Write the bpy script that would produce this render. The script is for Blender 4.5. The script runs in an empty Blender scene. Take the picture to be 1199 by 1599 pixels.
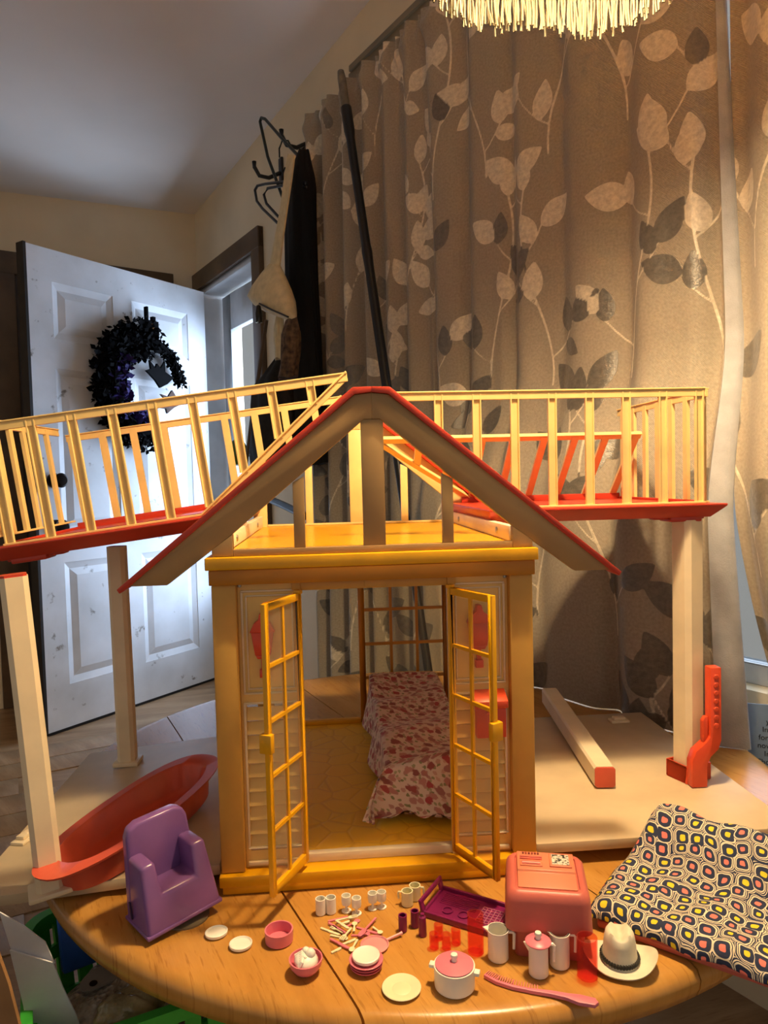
import bpy, bmesh, math, random
import numpy as np
from mathutils import Matrix, Vector
random.seed(7); rng = np.random.default_rng(11)
S = bpy.context.scene; COL = S.collection
R = math.radians
# ------------------------------------------------------------------ camera
W_, H_, F_ = 1199, 1599, 1109.0
CAM = Vector((0, 0, .46)); PITCH = R(-2.6); ROLL = R(1.43)
fw = Vector((0, math.cos(PITCH), math.sin(PITCH))); r0 = Vector((1, 0, 0)); u0 = r0.cross(fw)
rt = r0*math.cos(ROLL)-u0*math.sin(ROLL); up = u0*math.cos(ROLL)+r0*math.sin(ROLL)
cd = bpy.data.cameras.new('camera'); cam = bpy.data.objects.new('camera', cd); COL.objects.link(cam)
cd.sensor_fit = 'VERTICAL'; cd.sensor_height = 36; cd.lens = 36*F_/H_; cd.clip_start = .02
cam.matrix_world = Matrix(((rt.x, up.x, -fw.x, CAM.x), (rt.y, up.y, -fw.y, CAM.y), (rt.z, up.z, -fw.z, CAM.z), (0, 0, 0, 1)))
S.camera = cam
# ------------------------------------------------------------------ world, daylight, exposure
wd = bpy.data.worlds.new('world'); S.world = wd; wd.use_nodes = True
bg = wd.node_tree.nodes['Background']; bg.inputs[0].default_value = (1, .92, .80, 1); bg.inputs[1].default_value = .33
def area(name, loc, target, sx, sy, power, col):
    l = bpy.data.lights.new(name, 'AREA'); l.shape = 'RECTANGLE'; l.size = sx; l.size_y = sy; l.energy = power; l.color = col
    o = bpy.data.objects.new(name, l); COL.objects.link(o); o.location = loc
    o.rotation_euler = (Vector(target)-Vector(loc)).to_track_quat('-Z', 'Y').to_euler(); return o
LAMP = Vector((.228, .745, 1.105)); LAMP_POWER = 28.0
DOOR_POWER = 66; WIN_POWER = 30
S.view_settings.view_transform = 'Standard'; S.view_settings.look = 'None'
S.view_settings.exposure = 0.0; S.view_settings.gamma = 1.0; S.view_settings.use_curve_mapping = False
# ------------------------------------------------------------------ helpers
def lin(c):
    return tuple((v/255/12.92 if v/255 <= .04045 else ((v/255+.055)/1.055)**2.4) for v in c)
def at(px, py, z=0.0):            # point of the horizontal plane z seen at a pixel of the photograph
    r = fw+rt*((px-W_/2)/F_)-up*((py-H_/2)/F_); t = (z-CAM.z)/r.z; return CAM+r*t
class MB:
    def __init__(s): s.v = []; s.f = []
    def add(s, vs, fs):
        n = len(s.v); s.v += [tuple(p) for p in vs]; s.f += [tuple(i+n for i in f) for f in fs]; return s
    def box(s, x0, y0, z0, x1, y1, z1, m=None):
        vs = [(x, y, z) for z in (z0, z1) for y in (y0, y1) for x in (x0, x1)]
        if m: vs = [tuple(m @ Vector(p)) for p in vs]
        return s.add(vs, [(0, 2, 3, 1), (4, 5, 7, 6), (0, 1, 5, 4), (2, 6, 7, 3), (0, 4, 6, 2), (1, 3, 7, 5)])
    def prism(s, pts, a, b, ax='y', m=None):
        def P(p, t): return {'y': (p[0], t, p[1]), 'z': (p[0], p[1], t), 'x': (t, p[0], p[1])}[ax]
        n = len(pts); vs = [P(p, a) for p in pts]+[P(p, b) for p in pts]
        if m: vs = [tuple(m @ Vector(p)) for p in vs]
        return s.add(vs, [tuple(range(n))[::-1], tuple(range(n, 2*n))]+[(i, (i+1) % n, n+(i+1) % n, n+i) for i in range(n)])
    def lathe(s, prof, n=24, c=(0, 0, 0), sx=1, sy=1):
        vs = []; k = len(prof)
        for r, z in prof:
            for i in range(n):
                a = 2*math.pi*i/n; vs.append((c[0]+r*sx*math.cos(a), c[1]+r*sy*math.sin(a), c[2]+z))
        fs = [(j*n+i, j*n+(i+1) % n, (j+1)*n+(i+1) % n, (j+1)*n+i) for j in range(k-1) for i in range(n)]
        e0, e1 = prof[0][0] > 1e-6, prof[-1][0] > 1e-6
        if e0 and e1: fs += [((k-1)*n+i, (k-1)*n+(i+1) % n, (i+1) % n, i) for i in range(n)]       # a closed band
        elif e0: fs.append(tuple(range(n))[::-1])
        elif e1: fs.append(tuple(range((k-1)*n, k*n)))
        return s.add(vs, fs)
    def loft(s, rings, cap=True, closed=True):
        n = len(rings[0]); vs = [p for r in rings for p in r]; fs = []
        for j in range(len(rings)-1):
            for i in range(n if closed else n-1): fs.append((j*n+i, j*n+(i+1) % n, (j+1)*n+(i+1) % n, (j+1)*n+i))
        if cap and cap != 'end': fs.append(tuple(range(n))[::-1])
        if cap: fs.append(tuple(range((len(rings)-1)*n, len(rings)*n)))
        return s.add(vs, fs)
    def tube(s, pts, r, n=8, flat=1.0):
        pts = [Vector(p) for p in pts]; rings = []; k = len(pts)
        for i, p in enumerate(pts):
            d = (pts[min(i+1, k-1)]-pts[max(i-1, 0)]).normalized()
            a = Vector((0, 0, 1)) if abs(d.z) < .95 else Vector((1, 0, 0))
            e1 = d.cross(a).normalized(); e2 = e1.cross(d).normalized(); rr = r[i] if isinstance(r, (list, tuple)) else r
            rings.append([p+e1*rr*math.cos(2*math.pi*j/n)+e2*rr*flat*math.sin(2*math.pi*j/n) for j in range(n)])
        return s.loft(rings)
    def mesh(s, name, smooth=35, bevel=0, seg=2):
        me = bpy.data.meshes.new(name); me.from_pydata(s.v, [], s.f)
        bm = bmesh.new(); bm.from_mesh(me); bmesh.ops.remove_doubles(bm, verts=bm.verts, dist=1e-6)
        bmesh.ops.recalc_face_normals(bm, faces=bm.faces)
        if bevel:
            es = [e for e in bm.edges if len(e.link_faces) == 2 and e.calc_face_angle(0) > R(30)]
            bmesh.ops.bevel(bm, geom=es, offset=bevel, segments=seg, affect='EDGES', profile=.5, clamp_overlap=True)
        bm.to_mesh(me); bm.free()
        me.shade_smooth(); me.set_sharp_from_angle(angle=R(smooth)); return me
    def build(s, name, mat, parent=None, m=None, smooth=35, bevel=0, seg=2):
        return link(name, s.mesh(name, smooth, bevel, seg), mat, parent, m)
def link(name, me, mat, parent=None, m=None):
    if mat and not me.materials: me.materials.append(mat)
    o = bpy.data.objects.new(name, me); COL.objects.link(o)
    if parent: o.parent = parent
    if m is not None: o.matrix_local = m
    return o
def tag(o, label, cat, group=None):
    o['label'] = label; o['category'] = cat
    if group: o['group'] = group
    return o
def struct(o, label=None):
    o['kind'] = 'structure'
    if label: o['label'] = label
    return o
def empty(name, loc=(0, 0, 0), rz=0):
    o = bpy.data.objects.new(name, None); COL.objects.link(o); o.empty_display_size = .02
    o.location = loc; o.rotation_euler = (0, 0, rz); return o
T = Matrix.Translation
def RZ(a): return Matrix.Rotation(a, 4, 'Z')
def RX(a): return Matrix.Rotation(a, 4, 'X')
def RY(a): return Matrix.Rotation(a, 4, 'Y')
# ------------------------------------------------------------------ materials
def nodes(name):
    m = bpy.data.materials.new(name); m.use_nodes = True; nt = m.node_tree
    return m, nt, nt.nodes['Principled BSDF']
def N(nt, t, **kw):
    n = nt.nodes.new(t)
    for k, v in kw.items():
        if hasattr(n, k): setattr(n, k, v)
        else: n.inputs[k].default_value = v
    return n
def ramp(nt, stops, src, interp='LINEAR'):
    r = nt.nodes.new('ShaderNodeValToRGB'); cr = r.color_ramp; cr.interpolation = interp
    while len(cr.elements) < len(stops): cr.elements.new(.5)
    for e, (p, c) in zip(cr.elements, stops): e.position = p; e.color = (*lin(c), 1)
    nt.links.new(src, r.inputs[0]); return r
def M(name, c, rough=.4, var=.08, scale=20, bump=0, bscale=200, spec=.5, sss=0, metal=0, sheen=0, c2=None, alpha=1):
    m, nt, p = nodes(name); L = nt.links
    tc = N(nt, 'ShaderNodeTexCoord'); nz = N(nt, 'ShaderNodeTexNoise'); nz.inputs['Scale'].default_value = scale; nz.inputs['Detail'].default_value = 4
    L.new(tc.outputs['Object'], nz.inputs['Vector'])
    c2 = c2 or tuple(v*(1-var*2) for v in c)
    r = ramp(nt, [(.3, c2), (.65, c)], nz.outputs['Fac']); L.new(r.outputs[0], p.inputs['Base Color'])
    p.inputs['Roughness'].default_value = rough; p.inputs['Specular IOR Level'].default_value = spec; p.inputs['Metallic'].default_value = metal
    if sss: p.inputs['Subsurface Weight'].default_value = sss; p.inputs['Subsurface Radius'].default_value = (.01, .006, .003); p.inputs['Subsurface Scale'].default_value = .3
    if sheen: p.inputs['Sheen Weight'].default_value = sheen
    if alpha < 1: p.inputs['Alpha'].default_value = alpha
    if bump:
        b = N(nt, 'ShaderNodeBump'); b.inputs['Strength'].default_value = bump; b.inputs['Distance'].default_value = .002
        n2 = N(nt, 'ShaderNodeTexNoise'); n2.inputs['Scale'].default_value = bscale; n2.inputs['Detail'].default_value = 3
        L.new(tc.outputs['Object'], n2.inputs['Vector']); L.new(n2.outputs['Fac'], b.inputs['Height']); L.new(b.outputs[0], p.inputs['Normal'])
    return m
def clear(name, c, mix=.2, rough=.08, body=None):      # thin see-through plastic
    m, nt, p = nodes(name); L = nt.links; nt.nodes.remove(p)
    tr = N(nt, 'ShaderNodeBsdfTransparent'); tr.inputs[0].default_value = (*lin(c), 1)
    gl = N(nt, 'ShaderNodeBsdfPrincipled'); gl.inputs['Base Color'].default_value = (*lin(body or c), 1); gl.inputs['Roughness'].default_value = rough
    nz = N(nt, 'ShaderNodeTexNoise'); nz.inputs['Scale'].default_value = 40
    mr = N(nt, 'ShaderNodeMapRange'); mr.inputs[3].default_value = mix*.8; mr.inputs[4].default_value = mix*1.2
    L.new(nz.outputs['Fac'], mr.inputs[0])
    mx = N(nt, 'ShaderNodeMixShader'); L.new(mr.outputs[0], mx.inputs[0]); L.new(tr.outputs[0], mx.inputs[1]); L.new(gl.outputs[0], mx.inputs[2])
    L.new(mx.outputs[0], nt.nodes['Material Output'].inputs[0]); return m
cream = M('cream_plastic', (240, 222, 188), .42, .03)
creamy = M('aged_lamplit_cream_plastic', (242, 210, 138), .4, .04)  # aged cream; the lamp's yellow tint is mixed into the colour
tan = M('facade_cream_plastic', (208, 158, 70), .42, .03)
beige = M('gable_shaded_cream_plastic', (166, 133, 86), .45, .03)  # cream plastic with the front gable's shade put into its colour
panelc = M('panel_cream_plastic', (242, 204, 122), .42, .03)
platec = M('patio_cream_plastic', (210, 190, 156), .45, .03)
yellow = M('yellow_plastic', (240, 174, 10), .33, .04)
ochre = M('amber_frame_plastic', (190, 122, 8), .4, .04)
red = M('red_plastic', (200, 62, 40), .34, .04)
orange = M('orange_red_plastic', (224, 78, 42), .33, .04)
tubred = M('coral_plastic', (214, 92, 68), .28, .04)
coral = M('coral_pink_plastic', (206, 106, 94), .4, .04)
coral2 = M('salmon_plastic', (222, 130, 98), .42, .04)
pink = M('pink_plastic', (232, 128, 148), .36, .04)
lpink = M('light_pink_plastic', (236, 158, 162), .4, .04)
white = M('white_plastic', (254, 250, 238), .36, .03)
ivory = M('ivory_plastic', (246, 238, 196), .36, .03)
purple = M('purple_plastic', (134, 92, 158), .26, .05)
plum = M('plum_plastic', (134, 28, 92), .35, .06)
black = M('black_plastic', (16, 16, 18), .4, .1)
dark = M('dark_door_edge', (40, 28, 20), .6, .2)  # own dark colour of the white door's edge strip
pane_m = clear('clear_pane_plastic', (252, 248, 238), .05)
cpink = clear('clear_pink_plastic', (255, 204, 196), .10, .06, (250, 130, 118))
cgrey = clear('clear_smoky_plastic', (190, 175, 150), .35)
def embossed(name, c, c2, scale, strength, rand=.9, rgh=.42):
    m, nt, p = nodes(name); L = nt.links; tc = N(nt, 'ShaderNodeTexCoord')
    v = N(nt, 'ShaderNodeTexVoronoi', feature='DISTANCE_TO_EDGE'); v.inputs['Scale'].default_value = scale; v.inputs['Randomness'].default_value = rand
    L.new(tc.outputs['Object'], v.inputs['Vector'])
    r = ramp(nt, [(0, c2), (.05, c)], v.outputs['Distance']); L.new(r.outputs[0], p.inputs['Base Color'])
    mr = N(nt, 'ShaderNodeMapRange'); mr.inputs[2].default_value = .08; L.new(v.outputs['Distance'], mr.inputs[0])
    b = N(nt, 'ShaderNodeBump'); b.inputs['Strength'].default_value = strength; b.inputs['Distance'].default_value = .002
    L.new(mr.outputs[0], b.inputs['Height']); L.new(b.outputs[0], p.inputs['Normal']); p.inputs['Roughness'].default_value = rgh
    return m
floor_y = embossed('yellow_flagstone_plastic', (255, 206, 54), (240, 186, 40), 26, .22)
loft_y = embossed('yellow_rug_textured_plastic', (226, 164, 10), (176, 116, 0), 210, .35, 1, .24)
# wood
def wood(name, c1, c2, c3, rot, sc=1.0, rough=.27, stretch=9):
    m, nt, p = nodes(name); L = nt.links; tc = N(nt, 'ShaderNodeTexCoord')
    mp = N(nt, 'ShaderNodeMapping'); mp.inputs['Rotation'].default_value = (0, 0, rot); L.new(tc.outputs['Object'], mp.inputs[0])
    m2 = N(nt, 'ShaderNodeMapping'); m2.inputs['Scale'].default_value = (stretch*sc, 1.2*sc, sc); L.new(mp.outputs[0], m2.inputs[0])
    n1 = N(nt, 'ShaderNodeTexNoise'); n1.inputs['Scale'].default_value = 3; n1.inputs['Detail'].default_value = 8; n1.inputs['Roughness'].default_value = .65; L.new(m2.outputs[0], n1.inputs['Vector'])
    r = ramp(nt, [(.25, c3), (.5, c2), (.75, c1)], n1.outputs['Fac'])
    m3 = N(nt, 'ShaderNodeMapping'); m3.inputs['Scale'].default_value = (330*sc, 34*sc, sc); L.new(mp.outputs[0], m3.inputs[0])
    n2 = N(nt, 'ShaderNodeTexNoise'); n2.inputs['Scale'].default_value = 1; n2.inputs['Detail'].default_value = 3; L.new(m3.outputs[0], n2.inputs['Vector'])
    r2 = ramp(nt, [(.30, (170, 130, 90)), (.42, (255, 255, 255))], n2.outputs['Fac'])
    mx = N(nt, 'ShaderNodeMix', data_type='RGBA', blend_type='MULTIPLY'); mx.inputs[0].default_value = .38
    L.new(r.outputs[0], mx.inputs[6]); L.new(r2.outputs[0], mx.inputs[7]); L.new(mx.outputs[2], p.inputs['Base Color'])
    p.inputs['Roughness'].default_value = rough
    b = N(nt, 'ShaderNodeBump'); b.inputs['Strength'].default_value = .12; b.inputs['Distance'].default_value = .001
    L.new(n2.outputs['Fac'], b.inputs['Height']); L.new(b.outputs[0], p.inputs['Normal']); return m
SEAM = math.atan2(.457, .89)           # the table's leaf seams run along (-.457,.89)
table_w = wood('honey_oak', (202, 152, 80), (190, 138, 66), (172, 120, 54), -SEAM)
floor_w = wood('vinyl_plank', (176, 146, 112), (146, 114, 82), (108, 80, 56), R(75), .6, .35)
wall_m = M('beige_wall_paint', (236, 216, 182), .8, .03, 3, .15, 90)
ceil_m = M('ceiling_paint', (238, 230, 222), .85, .02, 2)
trim_m = M('brown_casing', (104, 80, 56), .5, .12, 8)
headtrim_m = M('taupe_casing', (136, 118, 92), .55, .06, 8)
jamb_m = M('off_white_jamb', (205, 205, 205), .5, .06, 6)
# grimy white door paint
def door_mat():
    m, nt, p = nodes('scuffed_white_door_paint'); L = nt.links; tc = N(nt, 'ShaderNodeTexCoord')
    n1 = N(nt, 'ShaderNodeTexNoise'); n1.inputs['Scale'].default_value = 3; n1.inputs['Detail'].default_value = 8; L.new(tc.outputs['Object'], n1.inputs[0])
    n2 = N(nt, 'ShaderNodeTexNoise'); n2.inputs['Scale'].default_value = 22; n2.inputs['Detail'].default_value = 5; L.new(tc.outputs['Object'], n2.inputs[0])
    r1 = ramp(nt, [(.3, (196, 196, 196)), (.6, (228, 230, 234))], n1.outputs['Fac'])
    r2 = ramp(nt, [(.26, (120, 104, 84)), (.34, (255, 255, 255))], n2.outputs['Fac'])
    mx = N(nt, 'ShaderNodeMix', data_type='RGBA', blend_type='MULTIPLY'); mx.inputs[0].default_value = .8
    L.new(r1.outputs[0], mx.inputs[6]); L.new(r2.outputs[0], mx.inputs[7]); L.new(mx.outputs[2], p.inputs['Base Color'])
    p.inputs['Roughness'].default_value = .5; return m
door_m = door_mat()
# ================================================================== the room
FLOOR = -.55
WP = Vector((.52, 1.44, 0)); WY = R(-56.6)                      # curtain wall: its x axis runs towards the viewer's right
WM = T(WP) @ RZ(WY)
CORNER = Vector((-1.001, 3.747, 0))
BM_ = T(CORNER) @ RZ(R(33.4))                                    # far wall
def ceil_z(x, y): return 1.865+(.0954*(x+1.001)-.0236*(y-3.747))/.995
WT = .06                                                        # wall face lies this far behind the curtain plane
w = MB()
for a in ((-3.4, FLOOR, -2.70, 2.3), (-2.70, 1.47, -1.99, 2.3), (-1.99, FLOOR, -1.0, 2.3), (-1.0, 1.70, .62, 2.3), (-1.0, FLOOR, .62, .05), (.62, FLOOR, 1.9, 2.3)):
    w.box(a[0], WT, a[1], a[2], WT+.12, a[3])
struct(w.build('wall_right', wall_m, m=WM), 'beige painted wall with the curtained window and the front doorway')
w = MB(); w.box(-3.2, 0, FLOOR, .30, .1, 2.3)
struct(w.build('wall_back', wall_m, m=BM_), 'beige painted far wall behind the open white door')
c = MB(); cs = [(-3.6, -1.6), (1.8, -1.6), (1.8, 4.6), (-3.6, 4.6)]
c.add([(x, y, ceil_z(x, y)) for x, y in cs]+[(x, y, ceil_z(x, y)+.08) for x, y in cs], [(0, 1, 2, 3), (7, 6, 5, 4), (0, 4, 5, 1), (1, 5, 6, 2), (2, 6, 7, 3), (3, 7, 4, 0)])
struct(c.build('ceiling', ceil_m), 'plain pale ceiling')
fl = MB(); fl.box(-3.6, -1.6, FLOOR-.05, 1.8, 4.8, FLOOR)
floor = struct(fl.build('floor', floor_w), 'wood look plank floor')
pm = MB(); pm.box(-.073, -.6, 0, .073, .6, .004); plank_me = pm.mesh('plank', bevel=.001)
plank_me.materials.append(floor_w)
FD = RZ(R(-62))                                                 # planks in view through the gap left of the toy house
for i in range(-7, 8):
    for j in range(-1, 2):
        p = Vector((-1.15, 2.6, FLOOR))+FD.to_3x3() @ Vector((i*.15, j*1.21+(i % 3)*.4, 0))
        if WM.inverted() @ p and (WM.inverted() @ p).y < -.62 and (BM_.inverted() @ p).y < -.65: link('plank', plank_me, None, floor, T(p) @ FD)
# head casing over the curtained window
w = MB(); w.box(-1.14, .03, 1.715, .74, .06, 1.80); w.box(-1.12, .02, 1.795, .72, .06, 1.815)
struct(w.build('trim_1', headtrim_m, m=WM, bevel=.003), 'taupe head casing above the curtains')
# window behind the curtains
wn = struct(MB().box(-1.0, .10, .05, .62, .13, .09).box(-1.0, .10, 1.66, .62, .13, 1.70).box(-1.0, .10, .09, -.96, .13, 1.66).box(.58, .10, .09, .62, .13, 1.66).box(-.21, .10, .09, -.17, .13, 1.66).build('window_1', jamb_m, m=WM, bevel=.003), 'window behind the leaf patterned curtains')
glass_m = clear('window_glass', (245, 250, 255), .06)
for x0, x1 in ((-.96, -.21), (-.17, .58)): MB().box(x0, .112, .09, x1, .117, 1.66).build('pane', glass_m, wn)
# doorway casing + jamb
w = MB()
w.box(-2.78, .035, FLOOR, -2.69, .062, 1.545).box(-2.0, .035, FLOOR, -1.915, .062, 1.545).box(-2.78, .033, 1.46, -1.915, .062, 1.55)
struct(w.build('trim_2', trim_m, m=WM, bevel=.004), 'brown casing round the front doorway')
w = MB(); w.box(-2.70, .05, FLOOR, -2.66, .20, 1.47).box(-2.03, .05, FLOOR, -1.99, .20, 1.47).box(-2.66, .05, 1.43, -2.03, .20, 1.47)
struct(w.build('trim_3', jamb_m, m=WM, bevel=.003), 'pale jamb lining of the front doorway')
# storm door with bright frosted glass
w = MB(); w.box(-2.65, .15, FLOOR+.02, -2.54, .185, 1.42).box(-2.14, .15, FLOOR+.02, -2.035, .185, 1.42).box(-2.54, .15, 1.24, -2.14, .185, 1.42).box(-2.54, .15, FLOOR+.02, -2.14, .185, -.1)
sd = struct(w.build('door_2', jamb_m, m=WM, bevel=.004), 'white storm door with a tall glass pane')
MB().box(-2.54, .163, -.1, -2.14, .170, 1.24).build('pane', glass_m, sd)
# daylight outside the doorway and the window
def wp(x, y, z): return WM @ Vector((x, y, z))
area('daylight_doorway', wp(-2.34, .60, .7), wp(-2.34, -1, .55), .75, 1.9, DOOR_POWER, (.66, .80, 1.0))
area('daylight_window', wp(-.19, .50, 1.0), wp(-.19, -1, 1.0), 1.6, 1.6, WIN_POWER, (.72, .84, 1.0))
# open white front door, six panels
HING = WM @ Vector((-2.63, .03, 0)); dv = Vector((-.534, -.845, 0)); DA = math.atan2(dv.y, dv.x)
DM = T((HING.x, HING.y, 0)) @ RZ(DA)                             # x along the door from its hinge, -y... face towards the viewer is +y
d1 = MB(); DW, DB, DT = .94, FLOOR+.012, 1.43
xs = (0, .115, .445, .545, .835, DW); zs = (DB, -.36, .15, .27, .95, 1.07, 1.30, DT)
cols = ((.115, .445), (.545, .835)); rows = ((-.36, .15), (.27, .95), (1.07, 1.30))
FY = .022
d1.box(0, -.022, DB, .115, FY, DT).box(.445, -.022, DB, .545, FY, DT).box(.835, -.022, DB, DW, FY, DT)
for x0, x1 in cols:
    for z0, z1 in ((DB, -.36), (.15, .27), (.95, 1.07), (1.30, DT)): d1.box(x0, -.022, z0, x1, FY, z1)
d1.box(.1, -.015, DB+.05, .85, .010, DT-.05)
door = struct(d1.build('door_1', door_m, m=DM), 'scuffed white six panel front door standing open')
for x0, x1 in cols:
    for z0, z1 in rows:
        g = .028
        q = [(x0, FY-.002, z0), (x1, FY-.002, z0), (x1, FY-.002, z1), (x0, FY-.002, z1), (x0+g, .011, z0+g), (x1-g, .011, z0+g), (x1-g, .011, z1-g), (x0+g, .011, z1-g)]
        g2 = g+.03; q += [(x0+g2, .019, z0+g2), (x1-g2, .019, z0+g2), (x1-g2, .019, z1-g2), (x0+g2, .019, z1-g2)]
        MB().add(q, [(0, 1, 5, 4), (1, 2, 6, 5), (2, 3, 7, 6), (3, 0, 4, 7), (4, 5, 9, 8), (5, 6, 10, 9), (6, 7, 11, 10), (7, 4, 8, 11), (8, 9, 10, 11)]).build('panel', door_m, door, smooth=10)
MB().box(DW, -.024, DB, DW+.012, .023, DT+.004).build('edge_strip', dark, door)
MB().box(.0, -.03, DB-.01, DW, .024, DB).build('door_sweep', black, door)
brass = M('dark_bronze_metal', (46, 36, 28), .3, .1, metal=.8)
for z, n in ((.49, 'deadbolt'), (.30, 'door_knob')):
    k = MB().lathe([(.0, 0), (.03, 0), (.03, .012), (.012, .016), (.012, .03), (.028, .04), (.03, .055), (.02, .066), (0, .068)], 20)
    k.build(n, brass, door, T((.868, FY, z)) @ RX(R(-90)))
# brown doorway on the far wall behind the white door
w = MB(); w.box(-.93, -.02, FLOOR, -.80, .0, 1.53).box(-.17, -.02, FLOOR, -.07, .0, 1.53).box(-.93, -.022, 1.44, -.07, .0, 1.54)
struct(w.build('trim_4', trim_m, m=BM_, bevel=.003), 'brown casing of the doorway on the far wall')
w = MB(); w.box(-.80, -.012, FLOOR, -.17, -.001, 1.44)
struct(w.build('door_3', M('dark_brown_door', (60, 44, 32), .5, .1), m=BM_, bevel=.002), 'dark brown closed door on the far wall')
# wreath on the white door
wreath = empty('halloween_wreath'); wreath.matrix_world = DM @ T((.415, .035, .915))
tag(wreath, 'black halloween wreath with purple sprays hung on the open white door', 'wreath')
bleaf = M('black_foliage', (9, 8, 10), .9, .2, spec=.1); pleaf = M('purple_foliage', (52, 36, 104), .7, .2, spec=.2)
def blades(n, a0, a1, rad, wid, size, seedv):
    rd = random.Random(seedv); b = MB()
    for _ in range(n):
        a = rd.uniform(a0, a1); ph = rd.uniform(0, 2*math.pi); rr = wid*rd.random()**.5
        c = Vector(((rad+rr*math.cos(ph))*math.cos(a), .03+rr*.5*math.sin(ph), (rad*1.06+rr*math.cos(ph))*math.sin(a)))
        e = Vector((rd.gauss(0, 1), rd.gauss(0, .6), rd.gauss(0, 1))).normalized()*size*rd.uniform(.6, 1.3)
        t = e.cross(Vector((rd.gauss(0, 1), 1, rd.gauss(0, 1)))).normalized()*size*.35
        n_ = e.cross(t).normalized()*.003
        b.add([c, c+e*.5+t, c+e, c+e*.5-t, c+e*.5+n_], [(0, 1, 4), (1, 2, 4), (2, 3, 4), (3, 0, 4), (0, 3, 2, 1)])
    return b
ring = blades(2600, R(-100), R(105), .20, .085, .032, 3)
ring.tube([(.2*math.cos(a), .03, .212*math.sin(a)) for a in np.linspace(R(-95), R(172), 34)], [.06-.0014*i for i in range(34)], 8, .5)
ring.build('foliage_ring', bleaf, wreath)
blades(380, R(-80), R(40), .17, .045, .035, 5).build('purple_spray', pleaf, wreath, T((0, .025, 0)))
blades(700, R(95), R(174), .20, .028, .024, 6).build('feather_arc', bleaf, wreath)
bat = [(0, -.03), (.025, .0), (.07, .035), (.045, .045), (.05, .08), (.022, .05), (.012, .07), (-.006, .052), (-.03, .085), (-.03, .04), (-.075, .02), (-.04, -.01)]
MB().prism([(x*1.1, z*1.1) for x, z in bat], .03, .042).build('bat_cutout', bleaf, wreath, T((-.07, 0, .03)))
MB().prism([(x*.8, z) for x, z in bat], .03, .042).build('bat_cutout', M('rusty_felt', (92, 62, 48), .8, .2), wreath, T((-.15, 0, -.07)) @ RY(R(80)))
hs = [(-.05, -.05), (.05, -.05), (.05, .03), (.03, .03), (.03, .05), (.01, .05), (.01, .03), (-.02, .03), (-.02, .09), (-.032, .09), (-.032, .03), (-.05, .03)]
hs_o = MB().prism([(-x*.8, z) for x, z in hs], .02, .04).build('haunted_house_cutout', bleaf, wreath, T((-.035, 0, .27)))
MB().lathe([(0, 0), (.016, 0), (.014, .004), (0, .006)], 14).build('moon_disc', M('amber_felt', (160, 112, 40), .7, .1), hs_o, T((.0, .04, .0)) @ RX(R(-90)))
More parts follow.
